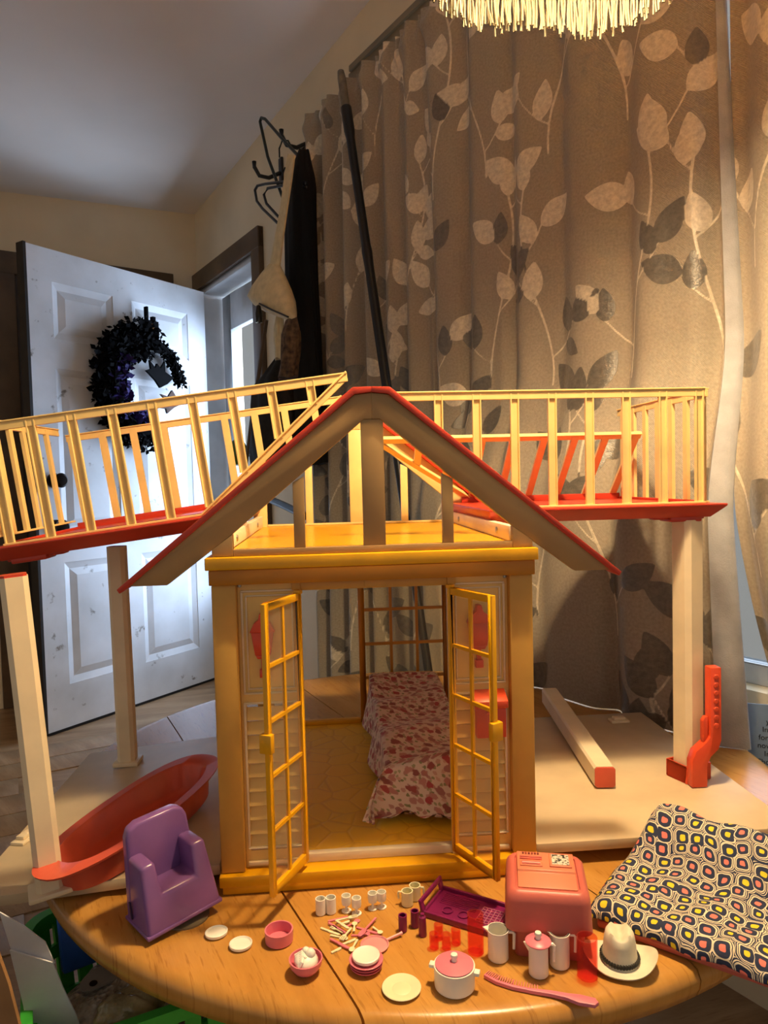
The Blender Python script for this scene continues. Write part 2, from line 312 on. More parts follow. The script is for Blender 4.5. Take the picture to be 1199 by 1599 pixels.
# ================================================================== curtains (woven leaf pattern)
def curtain_mat(name, cg, cg2, cl, cl2, cd_, cd2):
    m, nt, p = nodes(name); L = nt.links
    a = N(nt, 'ShaderNodeAttribute', attribute_name='leaf'); uv = N(nt, 'ShaderNodeUVMap')
    mr = N(nt, 'ShaderNodeMapRange', interpolation_type='SMOOTHSTEP'); mr.inputs[1].default_value = -.0009; mr.inputs[2].default_value = .0009; L.new(a.outputs['Fac'], mr.inputs[0])
    mp = N(nt, 'ShaderNodeMapping'); L.new(uv.outputs[0], mp.inputs[0]); mp.inputs['Scale'].default_value = (1, 1, 1)
    n1 = N(nt, 'ShaderNodeTexNoise'); n1.inputs['Scale'].default_value = 190; n1.inputs['Detail'].default_value = 3; L.new(mp.outputs[0], n1.inputs['Vector'])
    n3 = N(nt, 'ShaderNodeTexNoise'); n3.inputs['Scale'].default_value = 95; n3.inputs['Detail'].default_value = 4; n3.inputs['Roughness'].default_value = .7; L.new(mp.outputs[0], n3.inputs['Vector'])
    wv = N(nt, 'ShaderNodeTexWave', wave_type='BANDS', bands_direction='DIAGONAL'); wv.inputs['Scale'].default_value = 190; wv.inputs['Distortion'].default_value = .8; L.new(mp.outputs[0], wv.inputs['Vector'])
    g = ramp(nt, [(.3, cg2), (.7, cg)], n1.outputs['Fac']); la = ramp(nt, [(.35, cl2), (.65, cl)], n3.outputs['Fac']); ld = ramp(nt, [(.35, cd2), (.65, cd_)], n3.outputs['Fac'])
    tn = N(nt, 'ShaderNodeAttribute', attribute_name='sheen_tone'); l = N(nt, 'ShaderNodeMix', data_type='RGBA'); L.new(tn.outputs['Fac'], l.inputs[0]); L.new(la.outputs[0], l.inputs[6]); L.new(ld.outputs[0], l.inputs[7])
    mx = N(nt, 'ShaderNodeMix', data_type='RGBA'); L.new(mr.outputs[0], mx.inputs[0]); L.new(g.outputs[0], mx.inputs[6]); L.new(l.outputs[2], mx.inputs[7]); L.new(mx.outputs[2], p.inputs['Base Color'])
    rg = N(nt, 'ShaderNodeMapRange'); rg.inputs[3].default_value = .75; rg.inputs[4].default_value = .38; L.new(mr.outputs[0], rg.inputs[0]); L.new(rg.outputs[0], p.inputs['Roughness'])
    sp = N(nt, 'ShaderNodeMapRange'); sp.inputs[3].default_value = .25; sp.inputs[4].default_value = .95; L.new(mr.outputs[0], sp.inputs[0]); L.new(sp.outputs[0], p.inputs['Specular IOR Level'])
    hm = N(nt, 'ShaderNodeMix', data_type='FLOAT'); L.new(mr.outputs[0], hm.inputs[0]); L.new(wv.outputs['Fac'], hm.inputs[2])
    mu = N(nt, 'ShaderNodeMath', operation='MULTIPLY'); mu.inputs[1].default_value = 3.2; L.new(n3.outputs['Fac'], mu.inputs[0]); L.new(mu.outputs[0], hm.inputs[3])
    b = N(nt, 'ShaderNodeBump'); b.inputs['Strength'].default_value = .45; b.inputs['Distance'].default_value = .0011; L.new(hm.outputs[0], b.inputs['Height']); L.new(b.outputs[0], p.inputs['Normal'])
    p.inputs['Sheen Weight'].default_value = .15
    p.inputs['Transmission Weight'].default_value = 0
    return m
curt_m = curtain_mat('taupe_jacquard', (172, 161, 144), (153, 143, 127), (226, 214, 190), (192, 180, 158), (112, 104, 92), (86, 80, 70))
def leaf_field(s, z, seed):
    """signed field over cloth coordinates: positive inside a leaf or a stem"""
    rd = random.Random(seed); F = np.full(s.shape, -.01); TN = np.zeros(s.shape)
    def leaf(cx, cz, ang, ln, wd):
        m_ = (np.abs(s-cx) < ln*1.1) & (np.abs(z-cz) < ln*1.1)
        if not m_.any(): return
        x = s[m_]-cx; y = z[m_]-cz; t = (x*math.cos(ang)+y*math.sin(ang))/ln; n = -x*math.sin(ang)+y*math.cos(ang)
        wl = wd*np.sin(np.pi*np.clip(t, 0, 1)**.78)**.85
        val = np.where((t > 0) & (t < 1), wl-np.abs(n), -.01); tn = 1. if rd.random() < (.08 if cz > .98 else (.5 if cz > .78 else .93)) else 0.  # mostly light leaves above, dark below: satin sheen painted into leaf colour
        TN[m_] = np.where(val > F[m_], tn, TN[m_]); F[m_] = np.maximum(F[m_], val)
    def stem(pts, r):
        for (x0, z0), (x1, z1) in zip(pts[:-1], pts[1:]):
            m_ = (s > min(x0, x1)-.01) & (s < max(x0, x1)+.01) & (z > min(z0, z1)-.01) & (z < max(z0, z1)+.01)
            if not m_.any(): continue
            dx, dz = x1-x0, z1-z0; L2 = dx*dx+dz*dz
            t = np.clip(((s[m_]-x0)*dx+(z[m_]-z0)*dz)/L2, 0, 1)
            F[m_] = np.maximum(F[m_], r-np.hypot(s[m_]-x0-t*dx, z[m_]-z0-t*dz))
    smin, smax = float(s.min()), float(s.max()); zmin, zmax = float(z.min()), float(z.max())
    x = smin+.05; col = 0
    while x < smax+.1:
        zz = zmin-.1-rd.random()*.25; side = 1 if col % 2 else -1; cx = x
        while zz < zmax+.2:
            # a sprig: curved stem climbing .42 m with alternating side twigs
            px_, pz_ = cx, zz; pts = [(px_, pz_)]; bend = side*rd.uniform(.25, .5)
            for k in range(15):
                a = R(90)-bend*math.sin(k/14*math.pi*1.2)
                px_ += .03*math.cos(a); pz_ += .03*math.sin(a); pts.append((px_, pz_))
            stem(pts, .0026)
            sd_ = side
            for k in (2, 6, 10, 14):
                bx, bz = pts[k]; sd_ = -sd_; ta = R(90)-sd_*R(rd.uniform(38, 62))
                tl = rd.uniform(.06, .12); tp = [(bx, bz)]
                for q in range(4): aa = ta+sd_*q*.12; tp.append((tp[-1][0]+tl/4*math.cos(aa), tp[-1][1]+tl/4*math.sin(aa)))
                stem(tp, .0019)
                ln = rd.uniform(.078, .10); leaf(tp[-1][0], tp[-1][1], ta+rd.uniform(-.3, .3), ln, ln*.30)
                q = rd.choice((1, 2, 3)); l2 = rd.uniform(.065, .085); leaf(tp[q][0], tp[q][1], ta+sd_*R(rd.uniform(45, 75)), l2, l2*.3)
                if rd.random() < .25: l2 = rd.uniform(.06, .075); leaf(tp[2][0], tp[2][1], ta-sd_*R(rd.uniform(45, 75)), l2, l2*.3)
            leaf(px_, pz_, R(90)-bend*.3, .075, .022)
            zz += .50; side = -side
        x += .21; col += 1
    return F, TN
def curtain(name, x0, x1, z0, z1, amp, nf, ph, cloth, seed, dx, label, flare=0., top_amp=None, edge=None, drape=False):
    nu = int((x1-x0)*cloth/dx); nv = int((z1-z0)/(dx*1.15))
    U, V = np.meshgrid(np.linspace(0, 1, nu), np.linspace(0, 1, nv)); Z = z0+(z1-z0)*V
    wob = .35*np.sin(3.1*V+ph)+.25*np.sin(7*V*1.3+2*ph)*(1-V)
    th = 2*np.pi*nf*(U+.012*np.sin(9*U+ph))+ph+wob*.5
    A = amp*(1-.35*V+.25*np.sin(5*U+ph)); 
    Y = A*(np.sin(th)+.28*np.sin(2*th+1.1+ph))+.35*amp*np.sin(1.7*th+V*2)*(1-V)
    top = np.clip((V-.93)/.07, 0, 1)**2
    Y = Y*(1-.3*top)+top*.011*np.sin(2*np.pi*nf*3.1*U+ph)-.012*np.exp(-((V-.975)/.012)**2)
    X = x0+(x1-x0)*U+.012*np.sin(th*1.0+1.5)*(.4+.6*(1-V))+flare*(1-V)*(U-.5)*2
    if edge: X = X+edge(U, V)
    if drape == 2:
        t_ = np.clip((.72-Z)/.36, 0, 1); Y = Y-.066*t_*t_*(3-2*t_)
    elif drape:
        ins = np.clip((X+.40)/.06, 0, 1)*np.clip((.36-X)/.05, 0, 1); zb = .0015+(1-ins)*(-.16); Z = zb+(z1-zb)*V
        t_ = np.clip((.72-Z)/.36, 0, 1); Y = Y*(1-.25*t_)-.074*t_*t_*(3-2*t_)
    me = bpy.data.meshes.new(name); n = nu*nv
    co = np.stack([X, Y, Z], -1).reshape(-1, 3)
    i = (np.arange(nv-1)[:, None]*nu+np.arange(nu-1)[None]).ravel()
    quads = np.stack([i, i+1, i+nu+1, i+nu], -1)
    me.vertices.add(n); me.vertices.foreach_set('co', co.astype(np.float32).ravel())
    me.loops.add(quads.size); me.loops.foreach_set('vertex_index', quads.astype(np.int32).ravel())
    me.polygons.add(len(quads)); me.polygons.foreach_set('loop_start', np.arange(0, quads.size, 4, dtype=np.int32)); me.polygons.foreach_set('loop_total', np.full(len(quads), 4, np.int32))
    me.update(); me.validate()
    ds = np.hypot(np.diff(X, axis=1), np.diff(Y, axis=1)); s_ = np.concatenate([np.zeros((nv, 1)), np.cumsum(ds, 1)], 1)
    sl = np.broadcast_to(s_.mean(0), X.shape)
    F, TN = leaf_field(sl.copy(), Z, seed)
    a2 = me.attributes.new('sheen_tone', 'FLOAT', 'POINT'); a2.data.foreach_set('value', TN.astype(np.float32).ravel())
    at_ = me.attributes.new('leaf', 'FLOAT', 'POINT'); at_.data.foreach_set('value', F.astype(np.float32).ravel())
    uvl = me.uv_layers.new(name='UVMap'); uvv = np.stack([sl, Z], -1).reshape(-1, 2)[quads.ravel()]; uvl.data.foreach_set('uv', uvv.astype(np.float32).ravel())
    me.shade_smooth()
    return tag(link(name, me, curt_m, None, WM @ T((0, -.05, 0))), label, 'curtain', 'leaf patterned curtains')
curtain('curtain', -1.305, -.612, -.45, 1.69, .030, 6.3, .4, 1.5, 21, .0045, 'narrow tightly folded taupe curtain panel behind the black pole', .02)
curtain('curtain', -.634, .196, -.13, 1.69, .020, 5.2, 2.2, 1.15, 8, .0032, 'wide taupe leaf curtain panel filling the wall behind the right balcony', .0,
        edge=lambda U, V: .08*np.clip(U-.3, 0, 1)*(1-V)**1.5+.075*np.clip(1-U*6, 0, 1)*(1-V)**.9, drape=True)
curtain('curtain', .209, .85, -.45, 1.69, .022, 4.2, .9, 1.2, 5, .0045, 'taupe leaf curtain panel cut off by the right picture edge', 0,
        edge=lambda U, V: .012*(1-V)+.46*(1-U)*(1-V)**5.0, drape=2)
# pale lining turned out along the near edge of the wide panel
lin_m = M('grey_blue_curtain_lining', (176, 178, 184), .8, .05, 30, .4, 400)
b = MB(); rings = []
for k in range(40):
    v = k/39; z = 1.68-1.6785*v; x = .196+.050*(v)**1.4; wdt = .004+.034*v**1.7; t_ = min(1, max(0, (.72-z)/.36)); yb = -.074*t_*t_*(3-2*t_); dq = .003+.02*v
    rings.append([(x-.004, -.004+yb, z), (x+wdt*.55, dq*.4+yb, z), (x+wdt, dq+yb, z), (x+wdt*.98, dq+.004+yb, z), (x+wdt*.5, dq*.5+.004+yb, z), (x-.004, .002+yb, z)])
tag(b.loft(rings).build('curtain_lining', lin_m, None, WM @ T((0, -.05, 0)), smooth=60), 'pale grey lining strip turned out at the edge of the wide curtain panel', 'curtain lining')
rod = empty('curtain_rod'); rod.matrix_world = WM @ T((.06, -.004, -.048))
tag(rod, 'dark curtain rod carrying the leaf curtains', 'curtain rod')
MB().tube([(-1.46, .005, 1.698), (.95, .005, 1.698)], .008, 10).build('rod', brass, rod)
for x in (-1.43, .45): MB().box(x-.01, .0, 1.688, x+.01, .062, 1.708).build('bracket', brass, rod)
MB().lathe([(0, -.02), (.012, -.015), (.016, 0), (.012, .015), (0, .02)], 14).build('finial', brass, rod, T((-1.475, .005, 1.698)) @ RY(R(90)))
# ------------------------------------------------------------------ hangers, bag and dark clothes on the wall hooks
def wl(x, y, z): return WM @ Vector((x, y, z))
def aw(px, py, y):                 # point of the plane y behind/before the curtain wall (wall coordinates) seen at a pixel
    r = fw+rt*((px-W_/2)/F_)-up*((py-H_/2)/F_); wi = WM.inverted(); o_ = wi @ CAM; d_ = wi.to_3x3() @ r; t = (y-o_.y)/d_.y; return o_+d_*t
# leaning telescopic pole
p0 = aw(532, 112, -.105); pm_ = aw(604, 605, -.150); p1 = p0+(pm_-p0)*((p0.z-FLOOR-.002)/(p0.z-pm_.z)); p0 = WM @ p0; p1 = WM @ p1
pole = empty('telescopic_pole', p1); pole.rotation_euler = (p0-p1).to_track_quat('Z', 'Y').to_euler(); PL = (p0-p1).length
tag(pole, 'black telescopic pole with a grey grip leaning on the curtain', 'pole')
MB().lathe([(0, 0), (.011, 0), (.011, PL*.52), (0, PL*.52)], 14).build('lower_tube', black, pole)
MB().lathe([(0, PL*.5), (.014, PL*.5), (.015, PL*.55), (.0135, PL*.56), (.0135, PL*.72), (.015, PL*.74), (.013, PL*.75), (.013, PL*.9), (.016, PL*.91), (.016, PL*.945), (0, PL*.945)], 16).build('upper_tube', black, pole)
MB().lathe([(0, PL*.93), (.0125, PL*.93), (.0125, PL*.99), (.010, PL), (0, PL)], 16).build('grip', M('grey_rubber', (128, 116, 98), .6, .1, 60), pole)
hk = empty('coat_hook'); hk.matrix_world = WM; tag(hk, 'black wall hook holding hangers beside the curtain', 'hook')
q0 = aw(437, 262, .05); q1 = aw(474, 212, .03)
for q_ in (q0, q1):
    MB().box(q_.x-.015, .05, q_.z-.06, q_.x+.015, .0595, q_.z+.04).build('back_plate', black, hk, bevel=.003)
    MB().tube([(q_.x, .05, q_.z-.02), (q_.x, .0, q_.z-.05), (q_.x, -.04, q_.z-.05), (q_.x, -.06, q_.z-.02), (q_.x, -.06, q_.z+.0)], [.008, .008, .008, .008, .009], 8).build('prong', black, hk)
def hang(name, pts, y, r, mat_, label, hookpt):
    o = empty(name); o.matrix_world = WM; tag(o, label, 'hanger')
    P = [aw(px, py, y) for px, py in pts]
    MB().tube(P+[P[0]], r, 8).build('hanger_frame', mat_, o)
    h0 = aw(*hookpt, y); MB().tube([h0+Vector((0, 0, -.03)), h0, h0+Vector((0, .012, .03)), h0+Vector((0, .035, .035)), h0+Vector((0, .05, .012))], .003, 6).build('hook', mat_, o)
hang('coat_hanger', ((406, 190), (408, 184), (414, 186), (440, 216), (470, 248), (478, 262), (481, 300), (479, 396), (474, 390), (440, 305), (418, 245)), -.12, .0055, M('dark_green_plastic', (24, 36, 30), .4, .1), 'thin dark green plastic hanger tipped up in a long loop', (436, 232))
hang('coat_hanger', ((398, 297), (402, 290), (415, 287), (440, 284), (478, 286), (478, 292), (440, 290), (418, 294), (412, 304), (416, 318), (456, 362), (452, 366), (410, 326), (401, 314)), -.135, .005, M('navy_black_plastic', (26, 28, 36), .35, .1), 'thick navy black plastic hanger below the tipped green one', (440, 275))
wool = M('black_wool', (9, 9, 10), .95, .2, 60, .4, 300)
def garment(name, cl, y, mat_, label, cat, dep=.05, n=30):
    """cl: (left px, right px, y px) rows from the top down"""
    rings = []
    for k in range(n):
        t = k/(n-1)*(len(cl)-1); i = min(int(t), len(cl)-2); f_ = t-i; l_, r_, yy = [cl[i][q_]*(1-f_)+cl[i+1][q_]*f_ for q_ in range(3)]
        A, B = aw(l_, yy, y), aw(r_, yy, y); c = (A+B)/2; hw = (B.x-A.x)/2; ring_ = []
        for j in range(36):
            a = 2*math.pi*j/36; rr = 1+.09*math.sin(5*a+k*.12)+.06*math.sin(9*a-k*.2)
            ring_.append((c.x+hw*math.cos(a)*rr, y+dep*math.sin(a)*rr*min(1, .4+k*.1), c.z+.004*math.sin(3*a)))
        rings.append(ring_)
    return tag(MB().loft(rings).build(name, mat_, None, WM, smooth=60), label, cat)
garment('hanging_coat', ((472, 478, 236), (462, 482, 275), (456, 484, 350), (456, 487, 450), (462, 494, 560), (462, 499, 640), (464, 502, 725)), -.12, wool, 'long black coat hanging between the cream bag and the curtain', 'coat', .045)
garment('hanging_jacket', ((432, 450, 560), (405, 455, 600), (400, 456, 650), (398, 456, 700), (402, 454, 738)), -.17, M('dark_brown_cloth', (34, 28, 22), .95, .2, 60, .4, 300), 'dark brown jacket hanging low beneath the cream bag', 'jacket', .05)
bagm = M('cream_canvas', (226, 206, 162), .8, .05, 40, .3, 300)
bag = empty('sling_bag'); bag.matrix_world = WM; tag(bag, 'cream sling bag hanging from a wide cream strap', 'bag')
YB = -.235
MB().loft([[A+Vector((0, 0, 0)), B, B+Vector((0, .005, 0)), A+Vector((0, .005, 0))] for A, B in ((aw(a, b, YB), aw(c, d, YB)) for a, b, c, d in ((449, 240, 459, 242), (443, 280, 454, 282), (437, 325, 447, 328), (428, 375, 440, 378), (421, 412, 436, 414)))]).build('strap', bagm, bag, smooth=60)
rows_ = [((422, 412), (436, 414), .012), ((412, 428), (442, 432), .03), ((400, 448), (449, 452), .045), ((393, 463), (455, 470), .05), ((401, 476), (459, 488), .04), ((416, 487), (462, 497), .022), ((440, 496), (460, 502), .01)]
rings = []
for a, b, dp_ in rows_:
    A, B = aw(*a, YB), aw(*b, YB); c = (A+B)/2; h_ = (B-A)/2
    rings.append([c+h_*math.cos(t)+Vector((0, dp_*math.sin(t), 0)) for t in np.linspace(0, 2*math.pi, 22, endpoint=False)])
MB().loft(rings).build('pouch', bagm, bag, smooth=60)
MB().tube([aw(405, 474, YB-.052), aw(425, 484, YB-.05), aw(450, 495, YB-.03)], .003, 6).build('zip', M('dark_zip', (40, 32, 26), .5), bag)
fb_ = aw(404, 490, YB-.05)
MB().lathe([(0, -.03), (.011, -.028), (.012, 0), (.007, .025), (0, .03)], 12).build('key_fob', M('glossy_black', (12, 12, 12), .1), bag, T(fb_))
tag(MB().tube([WM @ aw(416, 500, -.06), WM @ aw(406, 570, -.05), WM @ aw(392, 660, -.04), WM @ aw(380, 760, -.03)], .008, 8).build('walking_cane', trim_m), 'thin brown cane leaning by the doorway casing', 'cane')
garment('knitted_scarf', ((446, 462, 500), (446, 464, 530), (444, 462, 560), (440, 458, 590)), -.26, M('brown_mottled_knit', (110, 86, 62), .95, .3, 60, .6, 150, c2=(52, 40, 34)), 'mottled brown knitted scarf hanging under the cream bag', 'scarf', .025)
garment('white_sleeve', ((431, 441, 490), (430, 441, 530), (432, 441, 560)), -.215, bagm, 'narrow cream cloth strip hanging left of the mottled scarf', 'cloth', .012)
tag(MB().lathe([(0, -.06), (.03, -.055), (.048, -.02), (.045, .02), (.025, .05), (.008, .06), (0, .062)], 20).build('green_ornament', M('olive_green_glaze', (120, 140, 48), .3, .15), None, WM @ T(aw(372, 706, -.04))), 'green rounded ornament hanging by the doorway casing', 'ornament')
tag(MB().tube([WM @ aw(418, 778, -.05), WM @ aw(445, 790, -.06), WM @ aw(478, 806, -.07)], .014, 10).build('handle_bar', black), 'dark slanting bar on the wall seen through the left gable window', 'bar')
# ================================================================== lamp with a fringed shade
LX, LY = LAMP.x, LAMP.y; FB = 1.022
lamp = empty('pendant_lamp', (LX, LY, FB)); tag(lamp, 'warm pendant lamp with a long cream string fringe at the top', 'lamp')
def fabric_trans(name, c, tr):
    m, nt, p = nodes(name); L = nt.links; p.inputs['Base Color'].default_value = (*lin(c), 1); p.inputs['Roughness'].default_value = .9
    t = N(nt, 'ShaderNodeBsdfTranslucent'); nz = N(nt, 'ShaderNodeTexNoise'); nz.inputs['Scale'].default_value = 60
    r = ramp(nt, [(.3, tuple(v*.9 for v in c)), (.7, c)], nz.outputs['Fac']); L.new(r.outputs[0], t.inputs[0]); L.new(r.outputs[0], p.inputs['Base Color'])
    mx = N(nt, 'ShaderNodeMixShader'); mx.inputs[0].default_value = tr; L.new(p.outputs[0], mx.inputs[1]); L.new(t.outputs[0], mx.inputs[2]); L.new(mx.outputs[0], nt.nodes['Material Output'].inputs[0]); return m
shade_m = fabric_trans('cream_shade_fabric', (240, 214, 160), .45); fringe_m = fabric_trans('cream_fringe_thread', (104, 95, 74), .10)
SR = .190
MB().lathe([(SR, .095), (SR*.97, .15), (SR*.72, .27), (SR*.45, .33), (SR*.43, .335), (SR*.70, .272), (SR*.955, .15), (SR*.985, .095)], 48).build('lamp_shade', shade_m, lamp, smooth=60)
MB().lathe([(SR+.004, .088), (SR+.005, .105), (SR-.005, .105), (SR-.006, .088)], 60).build('braid_trim', fringe_m, lamp, smooth=60)
rd = random.Random(4); fr = MB()
for k in range(620):
    a = 2*math.pi*k/620; rr = SR+rd.uniform(-.004, .003); ln = .088*(1+.09*math.sin(6*a+.6))+rd.uniform(-.006, .006)
    dx_, dy_ = rd.gauss(0, .003), rd.gauss(0, .003); n_ = 5; x, y = rr*math.cos(a), rr*math.sin(a); g = rd.uniform(-.002, .002); ph = rd.uniform(0, 6)
    fr.tube([(x+dx_*t*t+.0009*math.sin(9*t+ph), y+dy_*t*t+.0009*math.cos(9*t+ph), .09-ln*t) for t in (0, .2, .4, .6, .8, 1)], [.0011, .0010, .0011, .0010, .0011, .0013], 4)
o = fr.build('fringe', fringe_m, lamp, smooth=80); o['kind'] = 'stuff'
MB().lathe([(0, .215), (.014, .21), (.014, .245), (.0, .245)], 16).build('socket', brass, lamp)
ct = ceil_z(LX, LY)-FB
MB().tube([(0, 0, .24), (0, 0, ct)], .004, 8).build('cord', brass, lamp)
MB().lathe([(0, ct-.03), (.05, ct-.025), (.06, ct), (0, ct)], 24).build('ceiling_rose', brass, lamp)
l = bpy.data.lights.new('bulb', 'SPOT'); l.energy = LAMP_POWER; l.color = (1, .74, .42); l.shadow_soft_size = .065; l.spot_size = R(172); l.spot_blend = .5
lo = bpy.data.objects.new('bulb', l); COL.objects.link(lo); lo.location = LAMP
l = bpy.data.lights.new('bulb_upper_glow', 'POINT'); l.energy = LAMP_POWER*1.2; l.color = (1, .74, .42); l.shadow_soft_size = .03
lo = bpy.data.objects.new('bulb_upper_glow', l); COL.objects.link(lo); lo.location = LAMP+Vector((0, 0, .07))
# ================================================================== table
TC = Vector((.04, 1.14, 0)); TR = .556
table = empty('round_table', (TC.x, TC.y, FLOOR)); tag(table, 'round honey oak table with leaf seams carrying the toy house', 'table')
sd_ = Vector((-.457, .89, 0)).normalized(); sp_ = Vector((.89, .457, 0)).normalized()
s0 = (Vector((-.024, .581, 0))-TC).dot(sp_); s1 = s0+.30
ZT = -FLOOR
def slab(a, b, nm, zt=ZT):
    # slice of the disc between two seams, with a bullnose edge
    prof = [(TR-.016, -.034), (TR-.004, -.030), (TR+.0, -.020), (TR+.001, -.012), (TR-.003, -.004), (TR-.010, -.0008), (TR-.022, 0)]
    rings = []
    for r_, z_ in prof:
        pts = []
        ta = math.asin(max(-1, min(1, a/r_))); tb = math.asin(max(-1, min(1, b/r_))); n_ = 40
        for k in range(n_+1):
            t = ta+(tb-ta)*k/n_; pts.append(sp_*r_*math.sin(t)+sd_*r_*math.cos(t))
        for k in range(n_+1):
            t = tb+(ta-tb)*k/n_; pts.append(sp_*r_*math.sin(t)-sd_*r_*math.cos(t))
        rings.append([(p.x, p.y, zt+z_) for p in pts])
    return MB().loft(rings).build(nm, table_w, table, smooth=50)
slab(-TR+.001, s0-.0011, 'table_leaf'); slab(s0+.0011, s1-.0008, 'table_leaf'); slab(s1+.0008, TR-.001, 'table_leaf')
dk_oak = wood('dark_oak', (150, 96, 40), (128, 78, 30), (100, 60, 22), 0)
MB().lathe([(0, ZT-.036), (.36, ZT-.036), (.36, ZT-.080), (.34, ZT-.080), (.34, ZT-.038), (0, ZT-.038)], 48).build('apron', dk_oak, table, smooth=30)
MB().lathe([(0, .06), (.07, .06), (.085, .10), (.06, .16), (.05, .22), (.075, .32), (.06, .40), (.09, ZT-.05), (.12, ZT-.039), (0, ZT-.039)], 32, (.05, .05, 0)).build('pedestal', dk_oak, table)
for k in range(4):
    a = R(20+90*k); c2_, s2_ = math.cos(a), math.sin(a)
    MB().tube([(.05+.04*c2_, .05+.04*s2_, .12), (.05+.16*c2_, .05+.16*s2_, .085), (.05+.28*c2_, .05+.28*s2_, .03), (.05+.31*c2_, .05+.31*s2_, .024)], [.04, .034, .026, .022], 12).build('foot', dk_oak, table)
# ================================================================== the toy house
HO = (-.1934, .7701, 0); HA = R(4.5)
house = empty('dollhouse', HO, HA)
tag(house, 'yellow and cream two storey A-frame dollhouse with red roof edges and railed balconies', 'dollhouse')
HM = T(HO) @ RZ(HA)
HW = .364; HD = .475
def hp(nm, b, mt, **k): return b.build(nm, mt, house, **k)
# base
hp('base', MB().box(0, 0, .010, HW, .03, .0225).box(.003, .003, .0005, HW-.003, HD, .0101).box(0, .028, .0101, HW, HD+.006, .0285), yellow, bevel=.0012)
hp('ground_floor', MB().box(.006, .030, .0286, HW-.006, HD-.004, .0305), floor_y)
hp('threshold', MB().box(.097, .020, .0226, .267, .0295, .0325), cream, bevel=.001)
# corner columns
for x0 in (.0015, HW-.0285):
    hp('corner_column', MB().box(x0, .007, .0228, x0+.027, .034, .3485), tan, bevel=.002)
    hp('corner_column', MB().box(x0, HD-.030, .0288, x0+.027, HD-.003, .3485), tan, bevel=.002)
# header
hp('header_beam', MB().box(.0, .0015, .3486, HW, .036, .3655), ochre, bevel=.001)
hp('header_ledge', MB().box(-.003, -.003, .3658, HW+.003, .038, .3795), yellow, bevel=.0012)
hp('upper_floor', MB().box(.003, .0385, .366, HW-.003, HD, .3815).box(.02, .028, .3797, HW-.02, .0384, .3815), yellow, bevel=.0008)
hp('rug_floor', MB().box(.02, .034, .3817, HW-.02, HD-.012, .3835), loft_y)
hp('header_beam', MB().box(.0, HD-.034, .3487, HW, HD+.001, .3658), yellow, bevel=.001)
# facade panels with raised mouldings and louvres
scr = M('steel_screw', (170, 165, 155), .3, .05, metal=.9)
def facade_panel(x0, x1):
    b = MB(); y0, y1 = .018, .025
    b.box(x0, y0, .212, x1, y1, .3484)                      # solid upper part
    b.box(x0, y0, .0228, x1, y1, .042)                      # bottom rail
    b.box(x0, y0, .042, x0+.0055, y1, .212).box(x1-.0055, y0, .042, x1, y1, .212)
    p_ = hp('facade_panel', b, panelc)
    def frame(a, b_, c, d, t, y, q=.0016):
        MB().box(a, y-q, c, b_, y, c+t).box(a, y-q, d-t, b_, y, d).box(a, y-q, c+t, a+t, y, d-t).box(b_-t, y-q, c+t, b_, y, d-t).build('moulding', cream, p_, bevel=.0004)
    frame(x0+.0035, x1-.0035, .222, .340, .0022, y0); frame(x0+.0085, x1-.0085, .2275, .3345, .0016, y0)
    frame(x0+.003, x1-.003, .044, .213, .0024, y0)
    MB().box(x0+.003, y0-.004, .0265, x1-.003, y0, .0305).build('moulding', cream, p_, bevel=.0004)
    sl = MB().prism([(y0-.0005, .0), (y0+.0055, .0135), (y0+.0065, .0135), (y0+.0007, 0)], x0+.0056, x1-.0056, 'x').mesh('louvre_slat')
    sl.materials.append(panelc)
    for k in range(10): link('louvre_slat', sl, None, p_, T((0, 0, .0445+k*.0164)) )
    return p_
pl_ = facade_panel(.0287, .098); pr_ = facade_panel(.266, .3353)
hp('door_lintel', MB().box(.0985, .016, .338, .2655, .026, .3484).box(.171, .0145, .339, .196, .016, .3484).box(.0890, .0145, .339, .0985, .018, .3484).box(.2655, .0145, .339, .275, .018, .3484), tan, bevel=.0006)
for x in (.031, .333): MB().lathe([(0, 0), (.0022, 0), (.0018, .001), (0, .0013)], 12).build('screw', scr, house, T((x, .0178, .3455)) @ RX(R(90)))
